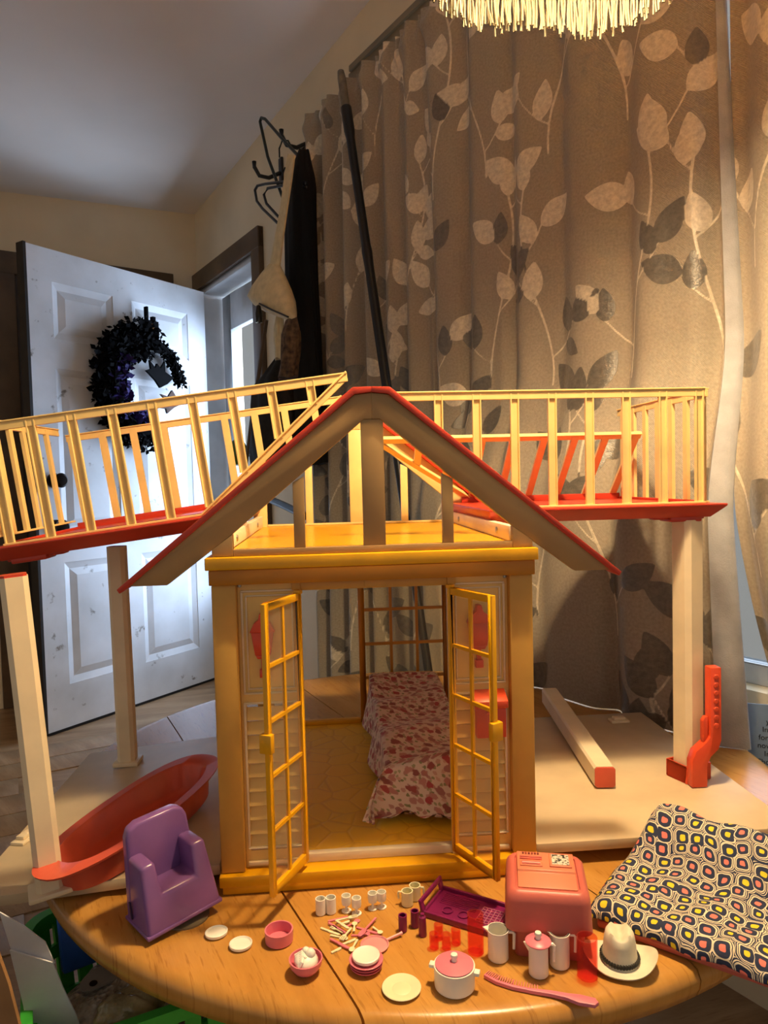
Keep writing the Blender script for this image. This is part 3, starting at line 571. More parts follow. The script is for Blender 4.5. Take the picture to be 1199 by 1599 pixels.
# gables
def gable(y0, y1, sgn, dz=0):
    def mir(p): return [(2*.1835-x, z) for x, z in p]
    barge = [(-.088, .3505), (-.0454, .3505), (.0264, .404), (.1745, .5275), (.1836, .5275), (.1836, .5565), (.1645, .5545)]
    a, b_ = (y0+.002, y1-.002); barge = [(x, z+dz) for x, z in barge]
    for q in (barge, mir(barge)): hp('barge_board', MB().prism(q, a, b_), beige if sgn > 0 else creamy, bevel=.0008)  # front boards use the shade-darkened cream, back boards the lamp-tinted one
    redp = [(-.0955, .3435), (-.0885, .3480), (.1650, .5550), (.1836, .5570), (.1836, .5630), (.1630, .5625), (-.0985, .3480)]; redp = [(x, z+dz) for x, z in redp]
    e0, e1 = (y0-.002, y1+.010) if sgn > 0 else (y0-.010, y1+.002)
    for q in (redp, mir(redp)): hp('roof_edge', MB().prism(q, e0, e1), red, bevel=.0008)
    cor = [(.004, .380), (.0270, .380), (.0270, .4042+dz), (.004, .3875+dz)]
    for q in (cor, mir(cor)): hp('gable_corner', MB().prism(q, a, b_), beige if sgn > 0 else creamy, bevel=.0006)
    for x0, x1, zt in ((.171, .196, .5274+dz), (.0940, .1065, .4595+dz), (.2605, .2730, .4595+dz)):
        zr = zt
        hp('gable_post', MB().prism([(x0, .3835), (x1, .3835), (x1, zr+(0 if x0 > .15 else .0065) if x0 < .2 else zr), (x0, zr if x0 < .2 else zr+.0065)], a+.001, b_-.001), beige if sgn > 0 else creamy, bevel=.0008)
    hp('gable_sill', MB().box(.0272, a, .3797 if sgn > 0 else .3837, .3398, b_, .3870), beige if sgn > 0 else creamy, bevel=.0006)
gable(.004, .018, 1); gable(HD-.020, HD-.006, -1, .021)
# upper side curbs with screws
for x0, x1 in ((.010, .0195), (HW-.0195, HW-.010)):
    cb = hp('side_curb', MB().box(x0, .040, .3838, x1, HD-.024, .402), cream, bevel=.001)
    for y in (.10, .36): MB().lathe([(0, 0), (.0045, 0), (.0035, .0016), (0, .002)], 14).build('screw', scr, cb, T(((x1 if x0 < .1 else x0), y, .393)) @ RY(R(90 if x0 < .1 else -90)))
# ---- balconies
RH = .158; SPC = .0513
bal_prof = [(-.0058, -.0025), (.0058, -.0025), (.0058, .0025), (.0042, .0025), (.0036, 0), (-.0036, 0), (-.0042, .0025), (-.0058, .0025)]
bal_prof = [(x, -y) for x, y in bal_prof]
_bal = {}
def baluster(h0, h1):
    k = (round(h0, 4), round(h1, 4))
    if k not in _bal:
        me = MB().prism(bal_prof, h0, h1, 'z').mesh('baluster'); me.materials.append(creamy); _bal[k] = me
    return _bal[k]
def railing(L, Lb, m, offs=.008, spc=SPC, n=None):
    """x from the outer end (0) inwards to L at the top and Lb at the bottom, z up; -y faces outwards"""
    b = MB(); b.box(0, -.002, RH-.012, L, .002, RH-.002).box(0, -.0035, RH-.002, L, .0035, RH).box(0, -.0035, 0, Lb, .0035, .0028)
    if L > Lb+.01:
        ln = math.hypot(L-Lb, RH); a = math.atan2(RH, L-Lb); mm = T((Lb, 0, 0)) @ RY(-a)
        b.box(0, -.0035, -.0002, ln, .0035, .0022, mm).box(.0, -.0012, -.008, ln-.012, .0012, .0, mm)
    r_ = b.build('railing', creamy, house, m, bevel=.0004, seg=1)
    x = offs; 
    while x < L-.012:
        h0 = .0028 if x < Lb-.003 else (x-Lb)/(L-Lb)*RH+.001
        if h0 < RH-.02: link('baluster', baluster(h0, RH-.004), None, r_, T((x, 0, 0)))
        x += spc
    return r_
DECK_L = .330
def deck(M0, y0, y1, back_lean, side_off, side_z, Lx=.442):
    b = MB(); zt, zb = .0, -.0185
    pr = [(0, zb), (0, zt), (DECK_L, zt), (DECK_L, zt-.003), (DECK_L-.020, zb)]
    o = [(.0, y0), (DECK_L, y0), (DECK_L, y1), (0, y1)]; i_ = [(.006, y0+.012), (DECK_L-.018, y0+.012), (DECK_L-.018, y1-.012), (.006, y1-.012)]
    b.add([(x, y, zt) for x, y in o]+[(x, y, zt-.003) for x, y in o]+[(x, y, zb) for x, y in i_], [(0, 1, 2, 3), (0, 4, 5, 1), (1, 5, 6, 2), (2, 6, 7, 3), (3, 7, 4, 0), (4, 8, 9, 5), (5, 9, 10, 6), (6, 10, 11, 7), (7, 11, 8, 4), (8, 11, 10, 9)])
    d_ = b.build('balcony_deck', red, house, M0, bevel=.0008)
    b = MB(); g = .022                                            # raised lip round the deck's tray
    b.box(g, y0+g, 0, DECK_L-g, y0+g+.003, .004).box(g, y1-g-.003, 0, DECK_L-g, y1-g, .010).box(DECK_L-g-.003, y0+g+.003, 0, DECK_L-g, y1-g-.003, .004)
    b.build('tray_lip', red, d_, bevel=.0006)
    for yy in (y0+.03, y1-.03):
        MB().box(DECK_L-.075, yy-.018, zb-.006, DECK_L-.03, yy+.018, zb+.002).box(DECK_L-.095, yy-.010, zb-.003, DECK_L-.022, yy+.010, zb+.002).build('post_socket', red, d_, bevel=.002)
    L = Lx; Lb = .252; xo = DECK_L-.026
    railing(L, Lb, M0 @ T((xo, y0+.012, .0005)) @ Matrix.Diagonal((-1, 1, 1, 1)))
    railing(L, Lb, M0 @ T((xo, y1-.012, .0005)) @ RX(back_lean) @ Matrix.Diagonal((-1, -1, 1, 1)))
    ls = y1-y0-.034
    railing(ls, ls, M0 @ T((xo+side_off, y0+.017, side_z)) @ RZ(R(90)), .012, .0445)
    return d_
deck(T((.345, 0, .4165)), .143, .475, R(46), .006, .0005)
LM = T((.019, 0, .4225)) @ RY(R(-7.2)) @ RX(R(.8)) @ Matrix.Diagonal((-1, 1, 1, 1))
deck(LM, .150, .472, R(2), .012, .012, .468)
# ---- patio plates and posts
def plate(x0, x1, y0, y1, m):
    b = MB().box(x0, y0, -.0125, x1, y1, 0)
    return b.build('patio_plate', platec, house, m, bevel=.0015)
ppr = plate(HW+.0015, .688, .018, .448, T((0, 0, .0275)))
PLM = T((-.0015, 0, .0285)) @ RY(R(-4.6))
ppl = plate(-.285, 0, .018, .450, PLM)
capm = MB().box(-.016, -.010, 0, .016, .010, .004).box(-.010, -.006, .004, .010, .006, .009).mesh('socket_stub', bevel=.001); capm.materials.append(cream)
link('socket_stub', capm, None, ppr, T((.628, .405, .0002)))
link('socket_stub', capm, None, ppl, T((-.268, .15, .0002)) @ RZ(R(70)))
def post(h, wdt, nm='deck_post'):
    q = wdt/2; c_ = q*.62
    return MB().prism([(-q, -c_), (-c_, -q), (c_, -q), (q, -c_), (q, c_), (c_, q), (-c_, q), (-q, c_)], 0, h, 'z')
hp('deck_post', post(.366, .034), cream, m=T((.632, .172, .028)) @ RZ(R(20)))
pb = hp('deck_post', post(.352, .027), cream, m=T((-.201, .375, .013)) @ RY(R(-.6)))
MB().box(-.020, -.018, 0, .020, .018, .007).build('post_socket', cream, pb, bevel=.002)
pf = hp('deck_post', post(.352, .028), cream, m=T((-.186, .012, .0142)) @ RY(R(-3.8)) @ RZ(R(24)))
MB().box(-.022, -.020, 0, .022, .020, .006).build('post_socket', cream, pf, bevel=.002)
MB().prism([(-.013, -.009), (-.009, -.013), (.009, -.013), (.013, -.009), (.013, .009), (.009, .013), (-.009, .013), (-.013, .009)], .352, .3545, 'z').build('post_cap', red, pf)
# red socket with its tall bracket at the right post
sk = hp('post_socket', MB().box(-.022, -.020, 0, .022, -.016, .024).box(-.022, .016, 0, .022, .020, .024).box(-.022, -.016, 0, -.0185, .016, .024).box(.0185, -.016, 0, .022, .016, .024), orange, m=T((.632, .172, .0278)) @ RZ(R(20)), bevel=.001)
br = [(.006, 0), (.030, 0), (.030, .030), (.036, .042), (.048, .052), (.052, .064), (.052, .165), (.035, .165), (.035, .070), (.028, .062), (.012, .050), (.006, .036)]
hp('bracket', MB().prism([(x*.92, z) for x, z in br], -.008, .008), orange, m=T((.612, .142, .0285)), bevel=.0016)
for k in range(7): hp('bracket_rivet', MB().lathe([(0, 0), (.004, 0), (.003, .001), (0, .0014)], 12), orange, m=T((.652, .1337, .0285+.085+k*.0112)) @ RX(R(90)))
hp('bracket_flange', MB().prism([(-.007, 0), (.0, 0), (.0, .04), (-.004, .04), (-.008, .034), (-.008, .012)], -.004, .004), orange, m=T((.643, .142, .085)), bevel=.001)
# ---- french doors
def french_door(hinge, end, nm='french_door', flip=1):
    d = Vector((end[0]-hinge[0], end[1]-hinge[1], 0)); Wd = .079; a = math.atan2(d.y, d.x); Hd = .306; t = .0065
    m_ = T((hinge[0], hinge[1], .0305)) @ RZ(a); y0, y1 = -.0028, .0028
    fr_ = MB().box(0, y0, 0, t, y1, Hd).box(Wd-t, y0, 0, Wd, y1, Hd).box(t, y0, 0, Wd-t, y1, .010).box(t, y0, Hd-.008, Wd-t, y1, Hd)
    f_ = fr_.build('french_door', yellow, house, m_, bevel=.0007)
    xm = Wd*.5; q = .0019
    MB().box(xm-q, -.0016, .010, xm+q, .0016, Hd-.008).build('muntin', yellow, f_)
    zs_ = [.010+(Hd-.018)*k/5 for k in range(6)]
    for z in zs_[1:-1]: MB().box(t, -.0018, z-q, Wd-t, .0018, z+q).build('muntin', yellow, f_)
    pm_ = MB().box(0, -.0003, 0, xm-q-t, .0003, (Hd-.018)/5-2*q).mesh('pane'); pm_.materials.append(pane_m)
    for k in range(5):
        for xx in (t, xm+q): link('pane', pm_, None, f_, T((xx, 0, zs_[k]+q)))
    s_ = 1 if flip > 0 else -1
    MB().box(Wd-.004, -.007, .152, Wd+.0035, .007, .172).build('handle', yellow, f_, bevel=.001)
    MB().box(0, -.004, Hd-.001, .006, .004, Hd+.003).build('hinge_pin', yellow, f_)
french_door((.0975, .0125), (.0633, -.0577)); french_door((.2665, .0125), (.3040, -.0624), flip=-1)
# ---- back glazed frame
yb = HD-.012; x0, x1 = .180, .336; z0, z1 = .0306, .3484
bf = hp('back_lattice', MB().box(x0, yb-.003, z0, x0+.011, yb+.003, z1).box(x1-.006, yb-.003, z0, x1, yb+.003, z1).box(x0+.011, yb-.003, z0, x1-.006, yb+.003, z0+.008).box(x0+.011, yb-.003, z1-.008, x1-.006, yb+.003, z1), ochre, bevel=.0007)
xm = [x0+.011+(x1-x0-.017)*k/3 for k in range(4)]; zm = [.0386, .110, .170, .231, .291, .3404]
for x in xm[1:-1]: MB().box(x-.0025, yb-.002, z0+.008, x+.0025, yb+.002, z1-.008).build('muntin', ochre, bf)
for z in zm[1:-1]: MB().box(x0+.011, yb-.0022, z-.0025, x1-.006, yb+.0022, z+.0025).build('muntin', ochre, bf)
for k in range(5):
    pm_ = MB().box(0, -.0003, 0, xm[1]-xm[0]-.005, .0003, zm[k+1]-zm[k]-.005).mesh('pane'); pm_.materials.append(pane_m)
    for i in range(3): link('pane', pm_, None, bf, T((xm[i]+.0025, yb, zm[k]+.0025)))
hp('back_sill', MB().box(.029, HD-.018, .0306, .180, HD-.004, .0375), yellow, bevel=.001)
# ---- wall lanterns and mailbox
def lantern(x, nm):
    g = MB().prism([(-.0085, 0), (.0085, 0), (.0125, .026), (-.0125, .026)], -.011, 0)
    r_ = hp(nm, g, orange, m=T((x, .0178, .268)), bevel=.001)
    MB().prism([(-.014, .026), (.014, .026), (.009, .036), (.004, .040), (.0025, .047), (-.0025, .047), (-.004, .040), (-.009, .036)], -.0125, 0).build('lantern_roof', orange, r_, bevel=.0008)
    MB().prism([(-.006, -.004), (.006, -.004), (.008, 0), (-.008, 0)], -.010, 0).build('lantern_base', orange, r_, bevel=.0005)
    MB().prism([(-.0025, -.018), (.0025, -.018), (.0025, -.004), (-.0025, -.004)], -.005, 0).build('lantern_bracket', orange, r_, bevel=.0005)
    MB().prism([(-.0045, -.026), (.0045, -.026), (.0045, -.017), (-.0045, -.017)], -.007, 0).build('lantern_bracket', orange, r_, bevel=.0005)
lantern(.0555, 'wall_lantern'); lantern(.3005, 'wall_lantern')
mb_ = hp('mailbox', MB().box(-.017, -.016, 0, .017, 0, .034), orange, m=T((.311, .0178, .163)), bevel=.001)
MB().prism([(-.0175, .034), (-.0195, .036), (-.0195, .043), (0, .052), (.001, .052), (.001, .034)], -.019, .019, 'x').build('mailbox_lid', orange, mb_, bevel=.001)
MB().lathe([(0, 0), (.0022, 0), (.0022, .002), (0, .003)], 12).build('mailbox_knob', orange, mb_, T((-.004, -.0165, .029)) @ RX(R(90)))
# ---- bed with floral cover
def floral_mat():
    m, nt, p = nodes('faded_floral_cotton'); L = nt.links; uv = N(nt, 'ShaderNodeTexCoord'); src = uv.outputs['UV']
    def vor(sc, rnd, feat='F1'):
        v = N(nt, 'ShaderNodeTexVoronoi', feature=feat); v.voronoi_dimensions = '2D'; v.inputs['Scale'].default_value = sc; v.inputs['Randomness'].default_value = rnd
        nz = N(nt, 'ShaderNodeTexNoise'); nz.inputs['Scale'].default_value = sc*2.5; nz.inputs['Detail'].default_value = 3; L.new(src, nz.inputs[0])
        ad = N(nt, 'ShaderNodeVectorMath', operation='MULTIPLY_ADD'); ad.inputs[1].default_value = (.5/sc,)*3; L.new(nz.outputs['Color'], ad.inputs[0]); L.new(src, ad.inputs[2]); L.new(ad.outputs[0], v.inputs['Vector']); return v
    base = N(nt, 'ShaderNodeRGB'); base.outputs[0].default_value = (*lin((226, 200, 180)), 1); cur = base.outputs[0]
    for sc, rnd, th, c1, c2 in ((100, 1, .24, (140, 138, 92), (176, 164, 120)), (80, 1, .26, (214, 168, 146), (190, 140, 124)), (54, 1, .30, (196, 136, 122), (170, 112, 104)), (44, 1, .25, (180, 78, 78), (150, 84, 76))):
        v = vor(sc, rnd); mr = N(nt, 'ShaderNodeMapRange', interpolation_type='SMOOTHSTEP'); mr.inputs[1].default_value = th; mr.inputs[2].default_value = th*.75; L.new(v.outputs['Distance'], mr.inputs[0])
        r = ramp(nt, [(.3, c1), (.6, c2)], v.outputs['Color']); mx = N(nt, 'ShaderNodeMix', data_type='RGBA'); L.new(mr.outputs[0], mx.inputs[0]); L.new(cur, mx.inputs[6]); L.new(r.outputs[0], mx.inputs[7]); cur = mx.outputs[2]
    L.new(cur, p.inputs['Base Color']); p.inputs['Roughness'].default_value = .9; p.inputs['Sheen Weight'].default_value = .1; return m
floral = floral_mat()
def grid_obj(name, fn, nu, nv, mat_, parent=None, m=None, uvs=1.0, thick=.0):
    P = [[Vector(fn(i/(nu-1), j/(nv-1))) for i in range(nu)] for j in range(nv)]
    me = bpy.data.meshes.new(name); me.from_pydata([tuple(p) for r_ in P for p in r_], [], [(j*nu+i, j*nu+i+1, (j+1)*nu+i+1, (j+1)*nu+i) for j in range(nv-1) for i in range(nu-1)])
    us = [[0]*nu for _ in range(nv)]; vs = [[0]*nu for _ in range(nv)]
    for j in range(nv):
        for i in range(1, nu): us[j][i] = us[j][i-1]+(P[j][i]-P[j][i-1]).length
    for i in range(nu):
        for j in range(1, nv): vs[j][i] = vs[j-1][i]+(P[j][i]-P[j-1][i]).length
    uvl = me.uv_layers.new(name='UVMap')
    for l_ in me.loops:
        j, i = divmod(l_.vertex_index, nu); uvl.data[l_.index].uv = (us[j][i]*uvs, vs[j][i]*uvs)
    me.shade_smooth(); o = link(name, me, mat_, parent, m)
    if thick:
        so = o.modifiers.new('solid', 'SOLIDIFY'); so.thickness = thick; so.offset = 1
    return o
BX0, BX1, BY0, BY1, BZ = .200, .310, .095, .440, .102
bed = empty('doll_bed'); bed.matrix_world = HM
tag(bed, 'doll bed under a faded floral cover inside the ground floor', 'bed')
MB().box(BX0+.006, BY0+.01, .0312, BX1-.006, BY1, .075).build('bed_frame', coral, bed, bevel=.004)
MB().box(BX0+.005, BY0+.008, .0752, BX1-.005, BY1, BZ-.004).build('mattress', white, bed, bevel=.008, seg=3)
def cover(u, v):
    # unroll across the bed: left drop, top, right drop ; along: back edge .. foot drop
    dl = .062; tw = BX1-BX0; s = u*(2*dl+tw)-dl; t = v*(BY1-BY0+.085)
    x = BX0+min(max(s, 0), tw); dz = max(-s, s-tw, 0); sx_ = -1 if s < 0 else (1 if s > tw else 0)
    yy = BY1-min(t, BY1-BY0); dt = max(t-(BY1-BY0), 0)
    dd = min(math.hypot(dz, dt), .066) if dz and dt else max(dz, dt); dd = min(dd, .0655)
    z = BZ+.003-dd+.005*math.sin(u*9+v*7)*math.sin(v*13)*(1 if dd < .02 else .2)+.007*math.sin(v*21+u*4)*math.exp(-dz*60)*(0 if dt else 1)*.4
    z += .012*max(0, (.16-v)/.16)**.5 if dd < .01 else 0
    fl_ = dd/.066
    x += sx_*(.004+.016*fl_*(.6+.5*math.sin(v*17))) ; yy -= (dt > 0)*(.006+.022*fl_*(.7+.4*math.sin(u*12+1)))
    if sx_ < 0 and dt > 0: x -= .016*fl_
    z += .004*math.sin(u*40)*(1 if dt > .07 else 0)
    return (x, yy, max(z+.004, .0335))
grid_obj('floral_cover', cover, 60, 90, floral, bed, thick=.0012)
# ================================================================== things on the patio plates
lp = empty('loose_deck_post'); 
pa = HM @ Vector((.5015, .150, .0437)); pb_ = HM @ Vector((.537, .505, .0475))
d = pb_-pa; lp.matrix_world = T(pa) @ d.to_track_quat('Y', 'Z').to_matrix().to_4x4(); LL = d.length
tag(lp, 'loose cream post with a red end cap lying on the right patio plate', 'post')
q = .0145; c_ = .0115
oct_ = [(-q, -c_), (-c_, -q), (c_, -q), (q, -c_), (q, c_), (c_, q), (-c_, q), (-q, c_)]
MB().prism(oct_, .0012, LL).build('post_shaft', cream, lp)
MB().prism([(x*.97, z*.97) for x, z in oct_], -.0015, .0012).build('end_cap', tubred, lp, bevel=.0006)
# bathtub
TA = R(62); tub = empty('bathtub'); tub.matrix_world = HM @ T((-.110, .108, .0225)) @ RY(R(-4.0)) @ RX(R(4)) @ RZ(TA)
tag(tub, 'coral plastic doll bathtub lying on the left patio plate', 'bathtub')
def sup(a, L, Wd, e=2.6, tip=0):
    c, s = math.cos(a), math.sin(a); x = L*math.copysign(abs(c)**(2/e), c); y = Wd*math.copysign(abs(s)**(2/e), s)
    if tip and x < 0: x -= tip*(abs(c)**6)*L
    return x, y
n_ = 56; angs = [2*math.pi*k/n_ for k in range(n_)]
def ring(L, Wd, z, e=2.6, tip=0, dx=0): return [(sup(a, L, Wd, e, tip)[0]+dx, sup(a, L, Wd, e, tip)[1], z) for a in angs]
MB().loft([ring(.139, .052, .038, 2.5, .06), ring(.140, .0525, .0405, 2.5, .06), ring(.118, .042, .0405, 2.4), ring(.114, .039, .036, 2.4), ring(.106, .035, .012, 2.3), ring(.092, .028, .0045, 2.2), ring(.03, .01, .0035, 2.0)], cap='end').build('tub_shell', tubred, tub, smooth=50)
MB().loft([ring(.121, .046, .0378, 2.4), ring(.116, .043, .006, 2.4), ring(.100, .036, .0005, 2.3)], cap=False).build('tub_skirt', tubred, tub, smooth=50)
MB().lathe([(0, 0), (.006, 0), (.0055, .0012), (.002, .0015), (0, .001)], 16, (-.080, 0, .0045)).build('drain', tubred, tub)
# ================================================================== purple chair
pcf = Vector((-.2450, .6885, 0)); pdx = Vector((.0606, .0552, 0)).normalized(); CHW, CHD = .082, .056
chair = empty('doll_chair'); chair.matrix_world = T((pcf.x, pcf.y, .0055)) @ RZ(math.atan2(pdx.y, pdx.x)) @ RY(R(-5)) @ RX(R(-1.5))
tag(chair, 'glossy purple plastic doll armchair on a clear round foot', 'chair')
# x across the front, y to the back, z up; walls taper upwards
def tap(z): return .0055*z/.1
def hexa(b, x0, x1, y0, y1, z0, z1, tp=True):
    v = []
    for z in (z0, z1):
        k = tap(z)*1.3 if tp else 0
        cx = CHW/2; f_ = 1-k/CHW*2
        for y in (y0, y1):
            yy = y+(k*1.2 if y < CHD*.5 else 0)
            for x in (x0, x1): v.append((cx+(x-cx)*f_, yy, z))
    b.add(v, [(0, 2, 3, 1), (4, 5, 7, 6), (0, 1, 5, 4), (2, 6, 7, 3), (0, 4, 6, 2), (1, 3, 7, 5)])
shp = [(0, .0), (CHW, .0), (CHW-.0055, .070), (CHW-.021, .070), (CHW-.0225, .037), (.0225, .037), (.021, .070), (.0055, .070)]
b = MB(); n8 = len(shp); vs_ = [(x, .0095*z/.066, z) for x, z in shp]+[(x, CHD-.012, z) for x, z in shp]
b.add(vs_, [tuple(range(n8))[::-1], tuple(range(n8, 2*n8))]+[(i, (i+1) % n8, n8+(i+1) % n8, n8+i) for i in range(n8)])
b.build('seat_shell', purple, chair, bevel=.0042, seg=4, smooth=60)
k = CHW; bp = [(.001, 0), (k-.001, 0), (k-.007, .088), (k-.011, .097), (k-.020, .101), (.020, .101), (.011, .097), (.007, .088)]
MB().prism(bp, CHD-.014, CHD).build('backrest', purple, chair, bevel=.0035, seg=4, smooth=60)
b = MB(); b.box(-.001, -.001, -.0005, CHW+.001, CHD+.001, .0035); b.build('base_rim', purple, chair, bevel=.0015)
MB().box(-.0012, .036, .008, .0004, .039, .026).build('side_slot', M('deep_purple', (52, 28, 70), .5), chair)
MB().lathe([(0, -.0055), (.024, -.0055), (.024, -.0035), (.010, -.001), (.010, 0), (0, 0)], 32, (0, 0, 0)).build('swivel_foot', cgrey, chair, T((.050, .020, -.0038)) @ RX(R(1.5)) @ RY(R(5)), smooth=50)
# ================================================================== dishes
def put(name, p, label, cat, group=None, rz=0):
    o = empty(name, (p[0], p[1], .0004), rz); tag(o, label, cat, group); return o
def solo(name, b, mat_, p, label, cat, group=None, rz=0, smooth=40, z=.0004):
    o = b.build(name, mat_, None, T((p[0], p[1], z)) @ RZ(rz), smooth=smooth); tag(o, label, cat, group); return o
def cup_prof(r, h, t=.0009, fl=0.0): return [(0, 0), (r-.0006, 0), (r, .0006), (r+fl, h), (r+fl-t, h), (r-t, .0015), (0, .0015)]
for px_, lb in (((501, 1427), 'small white tumbler left of the matching tumbler pair'), ((517, 1425), 'small white tumbler standing next to the goblets')):
    solo('tumbler', MB().lathe(cup_prof(.0055, .0165), 24), white, at(*px_), lb, 'cup', 'white tumblers')
gp = [(0, 0), (.0052, 0), (.0052, .0007), (.0016, .0016), (.0012, .0055), (.0018, .0068), (.0047, .0078), (.0052, .0105), (.0051, .0172), (.0043, .0172), (.0043, .0090), (0, .0084)]
for px_, lb in (((541, 1423), 'white goblet just right of the white tumblers'), ((557, 1427), 'white goblet nearest the cutlery pile'), ((582, 1419), 'left white goblet of the pair nearest the mugs'), ((596, 1417), 'right white goblet of the pair nearest the mugs')):
    solo('goblet', MB().lathe(gp, 24), white, at(*px_), lb, 'goblet', 'white goblets')
def mug(px_, lb, ang):
    o = put('mug', at(*px_), lb, 'mug', 'cream mugs', ang)
    MB().lathe(cup_prof(.0063, .0155, .001), 28).build('mug_body', ivory, o)
    MB().tube([(.0060, 0, .0135), (.0095, 0, .0135), (.0098, 0, .0125), (.0094, 0, .006)], .0011, 8).build('handle', ivory, o)
mug((636, 1413), 'cream mug with its handle to the left, beside the plum tray', R(170)); mug((648, 1404), 'cream mug with its handle to the right, nearest the house', R(-10))
o = solo('ramekin', MB().lathe([(0, 0), (.0125, 0), (.0138, .001), (.0142, .0125), (.0128, .0125), (.0122, .0022), (0, .002)], 40), pink, at(436, 1470), 'empty round pink straight-sided bowl', 'bowl')
bp_ = at(478, 1519)
solo('round_bowl', MB().lathe([(0, 0), (.006, .0003), (.011, .003), (.0148, .0082), (.0158, .014), (.0146, .014), (.0136, .0088), (.010, .0044), (0, .0025)], 40), pink, bp_, 'round pink bowl holding a white ribbed pudding', 'bowl')
pud = empty('pudding', (bp_[0], bp_[1], .0075)); pud.rotation_euler = (R(14), 0, R(20)); tag(pud, 'white shell-ribbed pudding sitting in the round pink bowl', 'pudding')
MB().lathe([(0, 0), (.0098, .002), (.0112, .006), (.0085, .0095), (0, .011)], 28).build('pudding_body', white, pud, smooth=70)
for k in range(7):
    t = -1+2*k/6; a0 = R(200+22*t)
    MB().tube([(.0035*math.cos(a0+t*.6), .0035*math.sin(a0), .0115-.001*abs(t)), (-.004+.0015*t, -.004*abs(t)*0+.006*t, .0105), (-.0088, .0075*t, .0062)], [.0012, .0016, .0014], 8).build('rib', white, pud)
MB().lathe([(0, 0), (.004, .001), (.0048, .004), (.003, .007), (0, .008)], 18, (.0045, .002, .007)).build('dollop', white, pud, smooth=70)
MB().lathe([(0, 0), (.003, .001), (.0036, .003), (.002, .005), (0, .0055)], 16, (.001, .006, .0085)).build('dollop', white, pud, smooth=70)
dp = [(0, 0), (.0095, 0), (.0112, .0012), (.0114, .0036), (.0106, .0040), (.0094, .0024), (0, .0020)]
solo('small_dish', MB().lathe(dp, 36, sy=.9), white, at(338, 1460), 'small white oval dish nearest the purple chair', 'dish', 'small white dishes', R(20))
solo('small_dish', MB().lathe(dp, 36, sy=.95), white, at(376, 1478), 'small white dish between the other small dish and the pink bowl', 'dish', 'small white dishes')
sp = at(572, 1512); z = .0004
for k, lb in enumerate(('lowest pink plate of the small stack', 'middle pink plate of the small stack', 'top pink plate of the small stack under the white dish')):
    r_ = .0152+.0005*k
    solo('stacked_plate', MB().lathe([(0, 0), (r_*.62, 0), (r_*.96, .0026), (r_, .0034), (r_*.97, .0037), (r_*.60, .0011), (0, .0010)], 40), pink, sp, lb, 'plate', 'stacked pink plates', z=z); z += .0029
solo('small_dish', MB().lathe([(0, 0), (.0110, 0), (.0128, .0015), (.0130, .0040), (.0122, .0044), (.0112, .0036), (0, .0034)], 40), white, (sp[0], sp[1]), 'white dish crowning the stack of pink plates', 'dish', z=z+.0005)
solo('saucer', MB().lathe([(0, 0), (.0085, 0), (.0155, .0016), (.0178, .0025), (.0174, .0030), (.0085, .0011), (.0080, .0014), (0, .0014)], 48), ivory, at(627, 1546), 'flat cream saucer at the front edge of the table', 'saucer')
pn = put('skillet', at(585, 1478), 'flat light pink skillet half hidden behind the stacked plates', 'pan', rz=R(28))
MB().lathe([(0, 0), (.013, 0), (.0142, .0022), (.0135, .0024), (.0124, .0009), (0, .0009)], 36).build('pan_body', lpink, pn)
MB().tube([(.0132, 0, .0016), (.020, 0, .0024), (.028, 0, .0030), (.031, 0, .0030)], [.0014, .0013, .0013, .0019], 8).build('handle', lpink, pn)
# cooking pot
pt = put('cooking_pot', at(710, 1541), 'white cooking pot with a pink lid at the front', 'pot', rz=R(-18)); PR = .0182
MB().lathe([(0, 0), (PR-.002, 0), (PR, .002), (PR+.0004, .0205), (0, .0205)], 48).build('pot_body', white, pt)
MB().lathe([(0, .0207), (PR-.0015, .0207), (PR-.0008, .0216), (.008, .0238), (0, .0242)], 48).build('lid', pink, pt, smooth=50)
MB().lathe([(0, .0240), (.0026, .0240), (.0024, .0262), (.0034, .0280), (.0030, .0302), (0, .0312)], 20).build('lid_knob', white, pt, smooth=60)
for s_ in (-1, 1): MB().box(min(s_*(PR-.0005), s_*(PR+.0050)), -.0033, .0150, max(s_*(PR-.0005), s_*(PR+.0050)), .0033, .0185).build('side_handle', white, pt, bevel=.0008)
# pitchers
def pitcher(px_, r, h, ang, lb, lid=False):
    o = put('pitcher' if not lid else 'coffee_pot', at(*px_), lb, 'pitcher' if not lid else 'coffee pot', rz=ang)
    MB().lathe([(0, 0), (r-.0008, 0), (r, .001), (r*.98, h), (r*.98-.0012, h), (r*.9, .002), (0, .002)], 36).build('pitcher_body', white, o)
    MB().lathe([(r*.98, h-.0022), (r*1.05, h-.0018), (r*1.06, h), (r*.98-.001, h)], 36).build('rim', white, o)
    MB().tube([(r*.95, 0, h-.0020), (r+.0042, 0, h-.0018), (r+.0055, 0, h-.003), (r+.0050, 0, h-.018)], [.0014, .0015, .0015, .0013], 8).build('handle', white, o)
    MB().add([(-r*.9, -.0042, h), (-r*.9, .0042, h), (-r-.0048, 0, h+.0004), (-r*.92, 0, h-(.010 if lid else .0055))], [(0, 1, 2), (0, 2, 3), (2, 1, 3), (1, 0, 3)]).build('spout', white, o, smooth=20)
    if lid:
        MB().lathe([(0, h+.0002), (r*1.28, h+.0002), (r*1.32, h+.0012), (r*1.2, h+.0022), (0, h+.004)], 40).build('lid', pink, o, smooth=50)
        MB().lathe([(0, h+.0036), (.0026, h+.0036), (.0024, h+.0054), (.0034, h+.0072), (.0028, h+.0094), (0, h+.010)], 20).build('lid_knob', white, o, smooth=60)
    return o
pitcher((778, 1496), .0098, .0285, R(-12), 'white pitcher in front of the coral bin, left of the coffee pot')
pitcher((874, 1507), .0092, .0320, R(-12), 'white pitcher behind the coffee pot')
